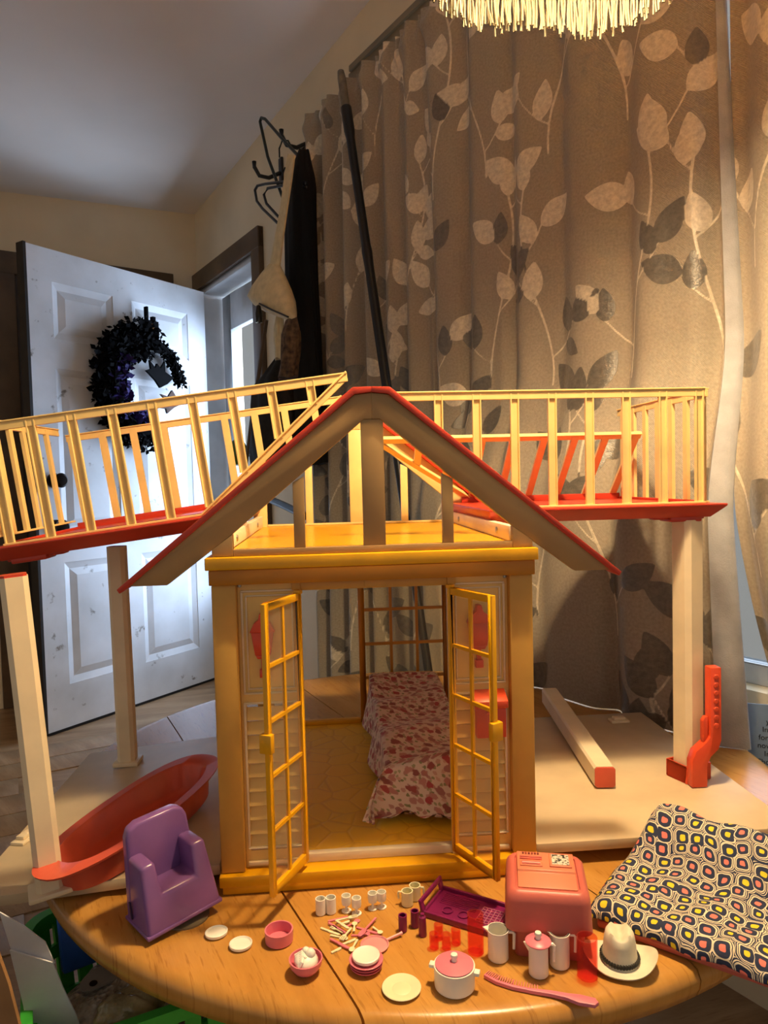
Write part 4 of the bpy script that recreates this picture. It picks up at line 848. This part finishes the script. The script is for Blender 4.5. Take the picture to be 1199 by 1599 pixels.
pitcher((841, 1521), .0090, .0300, R(165-180+12), 'white coffee pot with a pink knobbed lid', True)
# clear pink glasses
def glass(px_, r, h, lb, grp, nm='clear_tumbler', cat='glass'):
    solo(nm, MB().lathe([(0, 0), (r-.0006, 0), (r, .0006), (r*1.02, h), (r*1.02-.001, h), (r-.001, .0022), (0, .0022)], 28), cpink, at(*px_), lb, cat, grp)
glass((678, 1481), .0046, .0148, 'small clear pink tumbler at the left front of its cluster of four', 'small clear pink tumblers')
glass((685, 1466), .0046, .0148, 'small clear pink tumbler at the back of its cluster of four', 'small clear pink tumblers')
glass((697, 1482), .0046, .0148, 'small clear pink tumbler in the middle front of its cluster of four', 'small clear pink tumblers')
glass((712, 1474), .0048, .0150, 'small clear pink tumbler rightmost of its cluster of four', 'small clear pink tumblers')
glass((743, 1487), .0078, .0380, 'tall clear pink carafe beside the plum tray', 'tall clear pink carafes', 'carafe', 'carafe')
glass((917, 1525), .0092, .0370, 'tall clear pink carafe beside the white hat', 'tall clear pink carafes', 'carafe', 'carafe')
# plum bottles and tray
for px_, h_, r_, lb in (((629, 1454), .0165, .0044, 'plum cylinder tumbler leftmost of three'), ((648, 1447), .0165, .0044, 'plum cylinder tumbler in the middle of three')):
    solo('plum_tumbler', MB().lathe(cup_prof(r_, h_, .0011), 24), plum, at(*px_), lb, 'cup', 'plum tumblers')
solo('plum_tumbler', MB().lathe([(0, 0), (.0040, 0), (.0042, .0006), (.0036, .019), (.0020, .0205), (.0020, .0225), (0, .0225)], 24), plum, at(660, 1461), 'narrow plum bottle rightmost of three', 'bottle', 'plum tumblers')
A_, B_, D_ = at(662, 1431), at(691, 1391), at(757, 1460); tl = (D_-A_).length; tw = (B_-A_).length
ta = math.atan2((D_-A_).y, (D_-A_).x); tray = empty('serving_tray', (A_.x, A_.y, .0004), ta); tag(tray, 'plum plastic serving tray with an open end handle', 'tray')
tl = .080; tw = .050
MB().box(0, 0, 0, tl, tw, .0022).build('tray_floor', plum, tray, bevel=.0006)
MB().box(0, -.0018, 0, tl, .0010, .0062).box(0, tw-.0010, 0, tl, tw+.0018, .0062).box(tl-.001, .001, 0, tl+.0018, tw-.001, .0062).build('tray_rim', plum, tray, bevel=.0006)
for xx in (.001,):
    MB().box(xx-.0030, -.0018, 0, xx, .0050, .015).box(xx-.0030, tw-.005, 0, xx, tw+.0018, .015).box(xx-.0030, .0050, 0, xx, tw-.005, .0046).box(xx-.0030, -.0018, .0125, xx, tw+.0018, .017).build('end_handle', plum, tray, RY(R(-14)), bevel=.0007)
for k, (x_, y_) in enumerate(((.020, .016), (.038, .016))):
    c__ = MB().lathe([(.0048, .0022), (.0060, .0022), (.0060, .0034), (.0048, .0034)], 26, (x_, y_, 0)).build('cup_ring', plum, tray)
em = M('pale_plum_emboss', (196, 120, 150), .5, .1)
b = MB()
for k in range(7): b.box(.052, .012+k*.0044, .0022, .076, .0128+k*.0044, .0030)
for k in range(6): b.box(.052+k*.0046, .012, .0022, .0528+k*.0046, .0392, .0030)
b.build('woven_grid', em, tray)
for k in range(7): MB().box(.006+k*.0, .026+k*.0030, .0022, .047, .0272+k*.0030, .0028).build('groove_rib', plum, tray)
# cutlery pile
def utensil(kind, ln):
    b = MB(); th = .0011
    if kind == 'knife': b.prism([(0, -.0011), (ln*.42, -.0011), (ln*.45, -.0017), (ln*.9, -.0016), (ln, .0004), (ln*.92, .0013), (ln*.4, .0012), (0, .0012)], 0, th, 'z')
    elif kind == 'spoon':
        b.prism([(0, -.0011), (ln*.62, -.0008), (ln*.62, .0008), (0, .0011)], 0, th, 'z')
        b.lathe([(0, 0), (.0022, .0002), (.0030, .0010), (.0026, .0013), (0, .0006)], 16, (ln*.80, 0, 0), sx=ln*.2/.0030)
    else:
        b.prism([(0, -.0011), (ln*.55, -.0008), (ln*.66, -.0024), (ln*.74, -.0024), (ln*.74, .0024), (ln*.66, .0024), (ln*.55, .0008), (0, .0011)], 0, th, 'z')
        for y in (-.0019, 0, .0019): b.box(ln*.73, y-.00055, 0, ln, y+.00055, th)
    return b
CUT = [('knife', 1, 180, 150, 430, 92, 0), ('spoon', 1, 400, 222, 572, 128, 0), ('knife', 1, 185, 182, 405, 315, 1), ('fork', 0, 275, 172, 545, 108, 2), ('knife', 0, 330, 200, 412, 172, 1),
       ('knife', 0, 275, 182, 445, 288, 3), ('spoon', 0, 500, 290, 512, 170, 1), ('knife', 0, 85, 232, 330, 322, 0), ('fork', 0, 365, 305, 215, 228, 1), ('spoon', 0, 205, 322, 425, 372, 0),
       ('fork', 0, 470, 262, 340, 412, 2), ('knife', 0, 345, 445, 530, 368, 0), ('knife', 1, 205, 382, 455, 510, 1), ('knife', 0, 220, 542, 345, 478, 0), ('spoon', 0, 545, 392, 458, 545, 1),
       ('fork', 1, 470, 325, 620, 330, 0), ('spoon', 1, 775, 135, 560, 370, 2), ('knife', 1, 535, 225, 830, 312, 0), ('spoon', 1, 560, 335, 705, 318, 1), ('spoon', 0, 735, 235, 850, 318, 1)]
LB = ['pink toy knife along the back of the cutlery pile', 'pink toy spoon at the back of the pile under the white fork', 'long pink toy knife running front to back at the left of the pile', 'white toy fork at the very back of the cutlery pile', 'short white toy knife under the back white fork',
      'white toy knife crossing the long pink knife', 'white toy spoon standing out with its bowl towards the goblets', 'white toy knife at the far left of the cutlery pile', 'white toy fork across the leftmost white knife', 'white toy spoon left of centre in the cutlery pile',
      'white toy fork in the middle pointing to the front of the pile', 'white toy knife at the front between the pink knife and the stacked plates', 'pink toy knife at the front left of the cutlery pile', 'short white toy knife frontmost in the cutlery pile', 'white toy spoon nearest the stacked plates',
      'small pink toy fork in the middle right of the pile', 'pink toy spoon lying uppermost across the right of the pile', 'pink toy knife at the far right of the cutlery pile', 'pink toy spoon under the crossing pink spoon', 'white toy spoon at the right end of the cutlery pile']
for lb_, (kind, pk, xa, ya, xb, yb_, lay) in zip(LB, CUT):
    a_ = at(490+xa/8, 1420+ya/8, .001); b_ = at(490+xb/8, 1420+yb_/8, .001); d = b_-a_
    solo('toy_'+kind, utensil(kind, max(d.length, .011)), pink if pk else ivory, a_, lb_, kind, 'scattered toy cutlery', math.atan2(d.y, d.x), z=.0004+lay*.00125)
# comb
cm = empty('toy_comb', (0, 0, .0004)); tag(cm, 'pink doll comb with a scalloped handle at the table edge', 'comb')
CP = [at(x, y, .002) for x, y in ((756, 1524), (775, 1534), (800, 1542), (830, 1548), (860, 1552), (885, 1557), (905, 1562), (925, 1566))]
wd_ = [.0012, .0015, .0016, .0017, .0024, .0030, .0052, .0045]
L_, R_ = [], []
for i, p in enumerate(CP):
    d = (CP[min(i+1, 7)]-CP[max(i-1, 0)]).normalized(); n_ = Vector((-d.y, d.x, 0)); L_.append(p+n_*wd_[i]); R_.append(p-n_*wd_[i])
out = [(p.x, p.y) for p in R_]
e = CP[7]; d = (CP[7]-CP[6]).normalized(); n_ = Vector((-d.y, d.x, 0))
for t, rr in ((-60, .0052), (-30, .0042), (0, .0054), (30, .0042), (60, .0052)):
    v = e+d*rr*math.cos(R(t))+n_*rr*math.sin(R(t)); out.append((v.x, v.y))
out += [(p.x, p.y) for p in reversed(L_)]
MB().prism(out, 0, .0036, 'z').build('comb_spine', pink, cm, bevel=.0007)
d = (CP[3]-CP[0]); tm = None
for k in range(24):
    t = k/23; seg = t*3.3; i = min(int(seg), 3); p = CP[i].lerp(CP[i+1], seg-i); dd = (CP[i+1]-CP[i]).normalized(); n_ = Vector((-dd.y, dd.x, 0))
    a = p+n_*.0010; b2 = p+n_*(.0085+.0015*math.sin(t*3.1)); h_ = dd*.00036
    MB().loft([[(a-h_).to_tuple()[:2]+(.0012,), (a+h_).to_tuple()[:2]+(.0012,), (a+h_).to_tuple()[:2]+(.0026,), (a-h_).to_tuple()[:2]+(.0026,)],
               [(b2-h_*.6).to_tuple()[:2]+(.0014,), (b2+h_*.6).to_tuple()[:2]+(.0014,), (b2+h_*.6).to_tuple()[:2]+(.0022,), (b2-h_*.6).to_tuple()[:2]+(.0022,)]]).build('tooth', pink, cm)
# ================================================================== coral bin with a wide lid
c0 = Vector((.1050, .6545, 0)); c1 = Vector((.1860, .6410, 0)); cx_ = (c1-c0).normalized(); ca = math.atan2(cx_.y, cx_.x)
bn = empty('toy_cooler', (c0.x, c0.y, .0004), ca); bn.scale = (1, 1, 1.1); tag(bn, 'coral pink lidded bin with a printed screen panel on its lid', 'bin')
BW, BD = .0815, .082
def rrect(x0, x1, y0, y1, r, z, n=6):
    pts = []
    for cx2, cy2, a0 in ((x1-r, y0+r, -90), (x1-r, y1-r, 0), (x0+r, y1-r, 90), (x0+r, y0+r, 180)):
        for k in range(n+1): a = R(a0+90*k/n); pts.append((cx2+r*math.cos(a), cy2+r*math.sin(a), z))
    return pts
MB().loft([rrect(.009, BW-.009, .009, BD-.009, .006, 0), rrect(.006, BW-.006, .006, BD-.006, .006, .030)]).build('bin_body', coral, bn, smooth=50)
MB().loft([rrect(.0, BW, .0, BD, .010, .0270), rrect(.0015, BW-.0015, .0015, BD-.0015, .010, .0520), rrect(.0025, BW-.0025, .0025, BD-.0025, .010, .0565), rrect(.006, BW-.006, .006, BD-.006, .008, .0600), rrect(.0085, BW-.0085, .0085, BD-.0085, .006, .0606), rrect(.0105, BW-.0105, .0105, BD-.0105, .005, .0604), rrect(.0110, BW-.0110, .0110, BD-.0110, .005, .0588)]).build('bin_lid', coral, bn, smooth=60)
lid = MB().prism([(.0125, .0588), (.0125, .0606), (.036, .0622), (.0372, .0642), (.0690, .0652), (.0695, .0588)], .0125, BW-.0125, 'x').build('lid_insert', coral2, bn, bevel=.0012)
Z6 = .0650
MB().box(.0445, .0425, Z6-.001, .0665, .0665, Z6+.0009).build('screen_frame', coral2, lid, bevel=.002, seg=3)
def foil():
    m, nt, p = nodes('crumpled_silver_print'); L = nt.links; tc = N(nt, 'ShaderNodeTexCoord')
    v = N(nt, 'ShaderNodeTexVoronoi'); v.inputs['Scale'].default_value = 260; L.new(tc.outputs['Object'], v.inputs[0])
    nz = N(nt, 'ShaderNodeTexNoise'); nz.inputs['Scale'].default_value = 300; nz.inputs['Detail'].default_value = 4; L.new(tc.outputs['Object'], nz.inputs[0])
    r = ramp(nt, [(.42, (40, 40, 40)), (.5, (196, 190, 176)), (.7, (240, 236, 226))], nz.outputs['Fac']); L.new(r.outputs[0], p.inputs[0]); p.inputs['Roughness'].default_value = .4; return m
MB().box(.0470, .0450, Z6+.0008, .0640, .0640, Z6+.0013).build('screen_print', foil(), lid, bevel=.0003)
MB().box(.0155, .0420, Z6-.001, .0375, .0500, Z6+.0006).build('dial_bezel', coral2, lid, bevel=.0012)
MB().tube([(.0175, .046, Z6-.0006), (.0355, .046, Z6-.0006)], .0030, 14).build('dial_roller', coral, lid)
for k in range(2): MB().box(.0155, .0540+k*.0034, Z6-.0006, .0375, .0560+k*.0034, Z6+.0010).build('vent_bar', coral, lid, bevel=.0005)
dk_coral = M('dark_coral', (120, 44, 34), .5)
for k in range(6): MB().box(.0180+k*.0030, .0635, Z6-.0006, .0200+k*.0030, .0665, Z6+.0008).build('key', dk_coral, lid, bevel=.0004)
# ================================================================== white cowboy hat
ht = empty('cowboy_hat', (.2110, .6475, .0006), R(-12)); ht.scale = (1.18, 1.08, 1.12); tag(ht, 'white toy cowboy hat with a dark braided band', 'hat')
hm = M('scuffed_white_felt_plastic', (232, 224, 200), .55, .05, 60)
rings = []
nA = 56
def hat_ring(rx, ry, z, curl=0, dy=0, crease=0):
    o = []
    for k in range(nA):
        a = 2*math.pi*k/nA; x = rx*math.cos(a); y = ry*math.sin(a)+dy
        zz = z+curl*abs(math.cos(a))**3-crease*max(0, 1-(x/.0055)**2)*(1 if abs(x) < .0055 else 0)
        o.append((x, y, zz))
    return o
rings = [hat_ring(.0145, .0180, .0012, 0), hat_ring(.0200, .0215, .0012, .001), hat_ring(.0255, .0240, .0016, .0050), hat_ring(.0285, .0250, .0022, .0090), hat_ring(.0288, .0252, .0032, .0096), hat_ring(.0255, .0240, .0034, .0050), hat_ring(.0195, .0205, .0032, .0008), hat_ring(.0142, .0172, .0042), hat_ring(.0132, .0160, .0100), hat_ring(.0122, .0150, .0200), hat_ring(.0110, .0138, .0265, 0, 0, .001), hat_ring(.0092, .0118, .0295, 0, 0, .0035), hat_ring(.0060, .0085, .0300, 0, 0, .0050), hat_ring(.0025, .0045, .0285, 0, 0, .0045)]
MB().loft(rings).build('hat_shell', hm, ht, smooth=70)
band = empty('x') if False else None
bb = MB()
for ph in (0, math.pi):
    bb.tube([((.0140+.0006*math.cos(20*a+ph))*math.cos(a), (.0168+.0006*math.cos(20*a+ph))*math.sin(a), .0072+.0011*math.sin(20*a+ph)) for a in np.linspace(0, 2*math.pi, 120)], .0011, 6)
bb.build('hat_band', M('dark_braid', (38, 34, 28), .6, .2), ht)
# ================================================================== patterned cushion lounger
def retro_mat():
    m, nt, p = nodes('retro_square_print'); L = nt.links; tc = N(nt, 'ShaderNodeTexCoord')
    nz = N(nt, 'ShaderNodeTexNoise'); nz.inputs['Scale'].default_value = 60; L.new(tc.outputs['UV'], nz.inputs[0])
    ad = N(nt, 'ShaderNodeVectorMath', operation='MULTIPLY_ADD'); ad.inputs[1].default_value = (.006, .006, 0); L.new(nz.outputs['Color'], ad.inputs[0]); L.new(tc.outputs['UV'], ad.inputs[2])
    v = N(nt, 'ShaderNodeTexVoronoi', distance='MINKOWSKI'); v.voronoi_dimensions = '2D'; v.inputs['Exponent'].default_value = 3.2; v.inputs['Scale'].default_value = 61; v.inputs['Randomness'].default_value = .42
    L.new(ad.outputs[0], v.inputs['Vector'])
    cr = N(nt, 'ShaderNodeSeparateColor'); L.new(v.outputs['Color'], cr.inputs[0])
    cc = ramp(nt, [(0, (232, 122, 110)), (.5, (226, 200, 40))], cr.outputs[0], 'CONSTANT')
    sz = N(nt, 'ShaderNodeMapRange'); sz.inputs[3].default_value = .85; sz.inputs[4].default_value = 1.2; L.new(cr.outputs[1], sz.inputs[0])
    dm = N(nt, 'ShaderNodeMath', operation='MULTIPLY'); L.new(v.outputs['Distance'], dm.inputs[0]); L.new(sz.outputs[0], dm.inputs[1])
    navy, cream_ = (34, 44, 74), (228, 214, 186)
    rg = ramp(nt, [(0, navy), (.385, cream_), (.455, navy), (.50, cream_), (.545, navy), (.62, cream_), (.66, navy)], dm.outputs[0], 'CONSTANT')
    lt = N(nt, 'ShaderNodeMath', operation='LESS_THAN'); lt.inputs[1].default_value = .17; L.new(dm.outputs[0], lt.inputs[0])
    mx = N(nt, 'ShaderNodeMix', data_type='RGBA'); L.new(lt.outputs[0], mx.inputs[0]); L.new(rg.outputs[0], mx.inputs[6]); L.new(cc.outputs[0], mx.inputs[7]); L.new(mx.outputs[2], p.inputs['Base Color'])
    p.inputs['Roughness'].default_value = .85
    n2 = N(nt, 'ShaderNodeTexNoise'); n2.inputs['Scale'].default_value = 900; L.new(tc.outputs['UV'], n2.inputs[0]); b = N(nt, 'ShaderNodeBump'); b.inputs['Strength'].default_value = .3; b.inputs['Distance'].default_value = .0005; L.new(n2.outputs['Fac'], b.inputs['Height']); L.new(b.outputs[0], p.inputs['Normal'])
    return m
retro = retro_mat()
cu = empty('doll_lounger'); tag(cu, 'doll lounger under navy cloth with yellow and coral squares', 'lounger')
FL = Vector((.2030, .7050, 0)); fdir = Vector((.1330, -.0980, 0)).normalized(); bdir = Vector((-fdir.y, fdir.x, 0))
CM = T((FL.x, FL.y, 0)) @ RZ(math.atan2(fdir.y, fdir.x)); cu.matrix_world = CM
CL = .24
# depth profile (distance back from the front edge, height)
PRF = [(-.006, .0105), (-.005, .017), (.0, .0225), (.008, .0245), (.03, .0255), (.055, .0265), (.075, .027), (.088, .029), (.10, .038), (.118, .056), (.134, .069), (.146, .0735), (.154, .069), (.158, .058), (.160, .046)]
def prof_at(v):
    t = v*(len(PRF)-1); i = min(int(t), len(PRF)-2); f_ = t-i; return PRF[i][0]*(1-f_)+PRF[i+1][0]*f_, PRF[i][1]*(1-f_)+PRF[i+1][1]*f_
def cush(u, v):
    y, z = prof_at(v); x = u*CL
    sh = .028*max(0, (v-.45)/.55)
    x = x+sh*(1-u)
    z2 = z+.0022*math.sin(x*60+y*40)*(.4+.6*math.sin(y*55))+.0018*math.sin(x*110-y*70)
    ed = min(1, u/.05); z2 = (z2-.009)*(.45+.55*math.sin(ed*math.pi/2))+.009
    x -= .004*(1-ed)
    y += .006*math.sin(x*26+1)*(1 if v > .4 else .4)
    return (x, y, z2)
grid_obj('patterned_cloth', cush, 90, 70, retro, cu, thick=.0015)
MB().box(.004, -.002, .0006, CL, .086, .0095).build('lounger_base', coral, cu, bevel=.003)
MB().prism([(.084, .004), (.098, .006), (.145, .064), (.150, .060), (.152, .0335), (.118, .0315)], .033, CL, 'x').build('lounger_back', coral, cu, bevel=.002)
# ================================================================== printed card at the right wall
card = empty('printed_card'); card.matrix_world = T((.612, 1.19, -.10)) @ RZ(R(-20)) @ RX(R(-8)); tag(card, 'grey blue card printed with black verse behind the right curtain', 'card')
MB().box(0, 0, -.08, .16, .003, .16).build('card_board', M('grey_blue_card', (120, 138, 160), .7, .04), card)
ink = M('black_ink', (16, 18, 22), .6)
for k, (t_, x_) in enumerate((('In m', .024), ('In m', .024), ('now I\'ll s', .008), ('For peopl', .010), ('Though h', .012), ('In m', .024), ('now I\'ll', .014), ('for peop', .016), ('In my', .022), ('you', .028))):
    cv = bpy.data.curves.new('verse_line', 'FONT'); cv.body = t_; cv.size = .0125; cv.extrude = .0002
    to = bpy.data.objects.new('verse_tmp', cv); COL.objects.link(to); dg = bpy.context.evaluated_depsgraph_get(); vm = bpy.data.meshes.new_from_object(to.evaluated_get(dg)); bpy.data.objects.remove(to)
    vm.materials.clear(); link('verse_line', vm, ink, card, T((x_, -.0004, .006+k*.0135)) @ RX(R(90)))
# ================================================================== green basket with odds and ends beside the table
gm = M('green_plastic', (64, 186, 62), .4, .08)
gx, gy, gz = -.270, .877, -.105                             # rim centre
BA = R(26.6)
bk = empty('laundry_basket', (gx, gy, FLOOR), BA); tag(bk, 'bright green plastic basket on the floor left of the table', 'basket')
hh = gz-FLOOR; bw, bd = .170, .125
b = MB(); b.loft([rrect(-bw*.8, bw*.8, -bd*.8, bd*.8, .03, .004), rrect(-bw*.8, bw*.8, -bd*.8, bd*.8, .03, .010)]); b.build('basket_floor', gm, bk)
MB().loft([rrect(-bw, bw, -bd, bd, .04, hh-.02), rrect(-bw-.012, bw+.012, -bd-.012, bd+.012, .045, hh-.015), rrect(-bw-.012, bw+.012, -bd-.012, bd+.012, .045, hh), rrect(-bw, bw, -bd, bd, .04, hh), rrect(-bw, bw, -bd, bd, .04, hh-.02)], cap=False).build('basket_rim', gm, bk, smooth=40)
r1 = rrect(-bw*.8, bw*.8, -bd*.8, bd*.8, .03, .01, 3); r2 = rrect(-bw, bw, -bd, bd, .04, hh-.015, 3)
def edge(rr_, t):
    n = len(rr_); s_ = t*n; i = int(s_) % n; f_ = s_-int(s_); return Vector(rr_[i]).lerp(Vector(rr_[(i+1) % n]), f_)
# perimeter by true length so that the slats stand evenly
per = []; tot = 0
for i in range(len(r2)): a_, b_ = Vector(r2[i]), Vector(r2[(i+1) % len(r2)]); per.append((tot, (b_-a_).length)); tot += (b_-a_).length
def par(s_):
    s_ = s_ % tot
    for i, (a_, l_) in enumerate(per):
        if s_ <= a_+l_: return (i+(s_-a_)/max(l_, 1e-9))/len(r2)
    return 0
ns = 44
for k in range(ns):
    t0 = par(tot*(k+.0)/ns); t1 = par(tot*(k+.70)/ns)
    a0, a1, b0, b1 = edge(r1, t0), edge(r1, t1), edge(r2, t0), edge(r2, t1); i0 = Vector((-a0.x, -a0.y, 0)).normalized()*.004
    MB().loft([[a0, a1, a1+i0, a0+i0], [b0, b1, b1+i0, b0+i0]]).build('basket_slat', gm, bk)
for zf in (.25, .5, .75, .9):
    def lv(e_): 
        rr_ = [Vector(p).lerp(Vector(q_), zf) for p, q_ in zip(r1, r2)]; return [(p.x*e_, p.y*e_, p.z) for p in rr_]
    A1 = lv(1.0); A2 = [(x, y, z+.018) for x, y, z in A1]; A3 = [(x*.975, y*.965, z+.018) for x, y, z in A1]; A4 = [(x*.975, y*.965, z) for x, y, z in A1]
    MB().loft([A1, A2, A3, A4, A1], cap=False).build('basket_band', gm, bk)
KM = T((gx, gy, gz)) @ RZ(BA)
o = MB().box(-.045, -.010, -.045, .045, .010, .030).build('blue_carton', M('royal_blue_card', (50, 112, 228), .5, .1, 20), None, KM @ T((-.095, .092, -.012)) @ RZ(R(8)) @ RX(R(-16)), bevel=.003); tag(o, 'flat royal blue carton standing at the back of the green basket', 'carton')
def lumpy(name, cx, cy, cz, rx, ry, rz_, amp, mat_, label, cat, seed):
    rd = random.Random(seed); ph = [rd.uniform(0, 6) for _ in range(12)]; rings = []
    for j in range(1, 26):
        th = math.pi*j/26; ring_ = []
        for k in range(48):
            a = 2*math.pi*k/48; x, y, z = math.sin(th)*math.cos(a), math.sin(th)*math.sin(a), math.cos(th)
            n = sum(math.sin(x*f_*2+ph[i]+y*f_*1.7*(1 if i % 2 else -1)+z*f_)/(1+.25*f_) for i, f_ in enumerate((2, 3, 4, 5, 7, 9, 11, 13)))
            r = 1+amp*n; ring_.append((cx+rx*x*r, cy+ry*y*r, cz+rz_*z*r))
        rings.append(ring_)
    o = MB().loft(rings).build(name, mat_, None, KM, smooth=80); return tag(o, label, cat)
def bubble():
    m, nt, p = nodes('crinkled_bubble_wrap'); L = nt.links; tc = N(nt, 'ShaderNodeTexCoord')
    v = N(nt, 'ShaderNodeTexVoronoi'); v.inputs['Scale'].default_value = 150; L.new(tc.outputs['Object'], v.inputs[0])
    nz = N(nt, 'ShaderNodeTexNoise'); nz.inputs['Scale'].default_value = 40; nz.inputs['Detail'].default_value = 6; L.new(tc.outputs['Object'], nz.inputs[0])
    r = ramp(nt, [(.3, (120, 108, 94)), (.55, (176, 164, 146)), (.75, (224, 216, 204))], nz.outputs['Fac']); L.new(r.outputs[0], p.inputs[0]); p.inputs['Roughness'].default_value = .18
    ma = N(nt, 'ShaderNodeMath', operation='MULTIPLY_ADD'); ma.inputs[1].default_value = 1.5; L.new(nz.outputs['Fac'], ma.inputs[0]); L.new(v.outputs['Distance'], ma.inputs[2])
    b = N(nt, 'ShaderNodeBump'); b.inputs['Strength'].default_value = .9; b.inputs['Distance'].default_value = .004; L.new(ma.outputs[0], b.inputs['Height']); L.new(b.outputs[0], p.inputs['Normal']); return m
bub = bubble()
lumpy('bubble_wrap', -.045, -.022, -.050, .098, .076, .036, .035, bub, 'crumpled clear bubble wrap filling the green basket', 'bubble wrap', 2)
lumpy('plastic_bag', -.075, -.085, -.022, .036, .024, .024, .05, M('yellowed_clear_bag', (190, 176, 134), .15, .2, 40, .8, 90), 'yellowed see-through bag of beads on the bubble wrap', 'bag', 9)
lumpy('yarn_bundle', -.045, -.052, -.016, .024, .016, .012, .06, M('mauve_mixed_yarn', (122, 84, 118), .7, .3, 120, .6, 200, c2=(150, 128, 70)), 'small mauve and gold trimming bundle beside the yellowed bag', 'bundle', 4)
pal = [(.045*math.cos(a)*(1 if math.cos(a) > 0 else 1.0), .028*math.sin(a)) for a in np.linspace(R(-10), R(200), 22)]+[(-.03, -.014), (.02, -.012)]
pm2 = MB().prism(pal, 0, .002, 'z'); o = pm2.build('paint_palette', M('grey_card', (156, 150, 142), .6, .05), None, KM @ T((-.088, -.022, -.016)) @ RZ(R(10)) @ RX(R(8)) @ Matrix.Scale(.75, 4)); tag(o, 'small grey palette-shaped card with a hole on the bubble wrap', 'card')
MB().lathe([(0, 0), (.006, 0), (.006, .0006), (0, .0006)], 18).build('thumb_hole', black, o, T((-.026, -.002, .002)))
solo('pink_bead', MB().lathe([(0, 0), (.003, .0008), (.0042, .004), (.003, .0072), (0, .008)], 16), lpink, (KM @ Vector((-.045, .008, 0))), 'tiny pink bead by the palette-shaped card', 'bead', z=gz-.020, smooth=70)
# white folded card and brown box at the left edge
wc = empty('folded_card', (-.40, .745, -.10)); tag(wc, 'cool white folded card leaning by the brown box at the left edge', 'card')
wcm = M('cool_white_card', (236, 240, 250), .6, .03)
MB().prism([(-.026, .104), (.000, .088), (.022, .070), (.0315, .046), (-.0145, .0610)], 0, .0016).build('card_leaf', wcm, wc, RX(R(-1)))
MB().prism([(-.014, .0650), (.031, .0495), (.040, .020), (.052, -.012), (.066, -.07), (.0, -.10), (-.004, 0)], 0, .0016).build('card_leaf', wcm, wc, RX(R(3)))
bx = empty('cardboard_box', (-.40, .62, FLOOR)); tag(bx, 'tall brown cardboard box at the lower left edge', 'box')
cbm = M('brown_cardboard', (156, 116, 74), .8, .05, 30); zb_ = -FLOOR
MB().prism([(-.13, .001), (.058, .001), (.062, zb_-.14), (.056, zb_-.08), (.040, zb_+.0), (.024, zb_+.055), (-.13, zb_+.055)], .020, .024).build('box_wall', cbm, bx)
MB().box(-.13, -.10, .001, -.126, .0195, zb_-.16).box(.048, -.10, .001, .052, .0195, zb_-.16).box(-.126, -.10, .001, .048, -.096, zb_-.16).box(-.126, -.096, .001, .048, .0195, .005).build('box_body', cbm, bx)
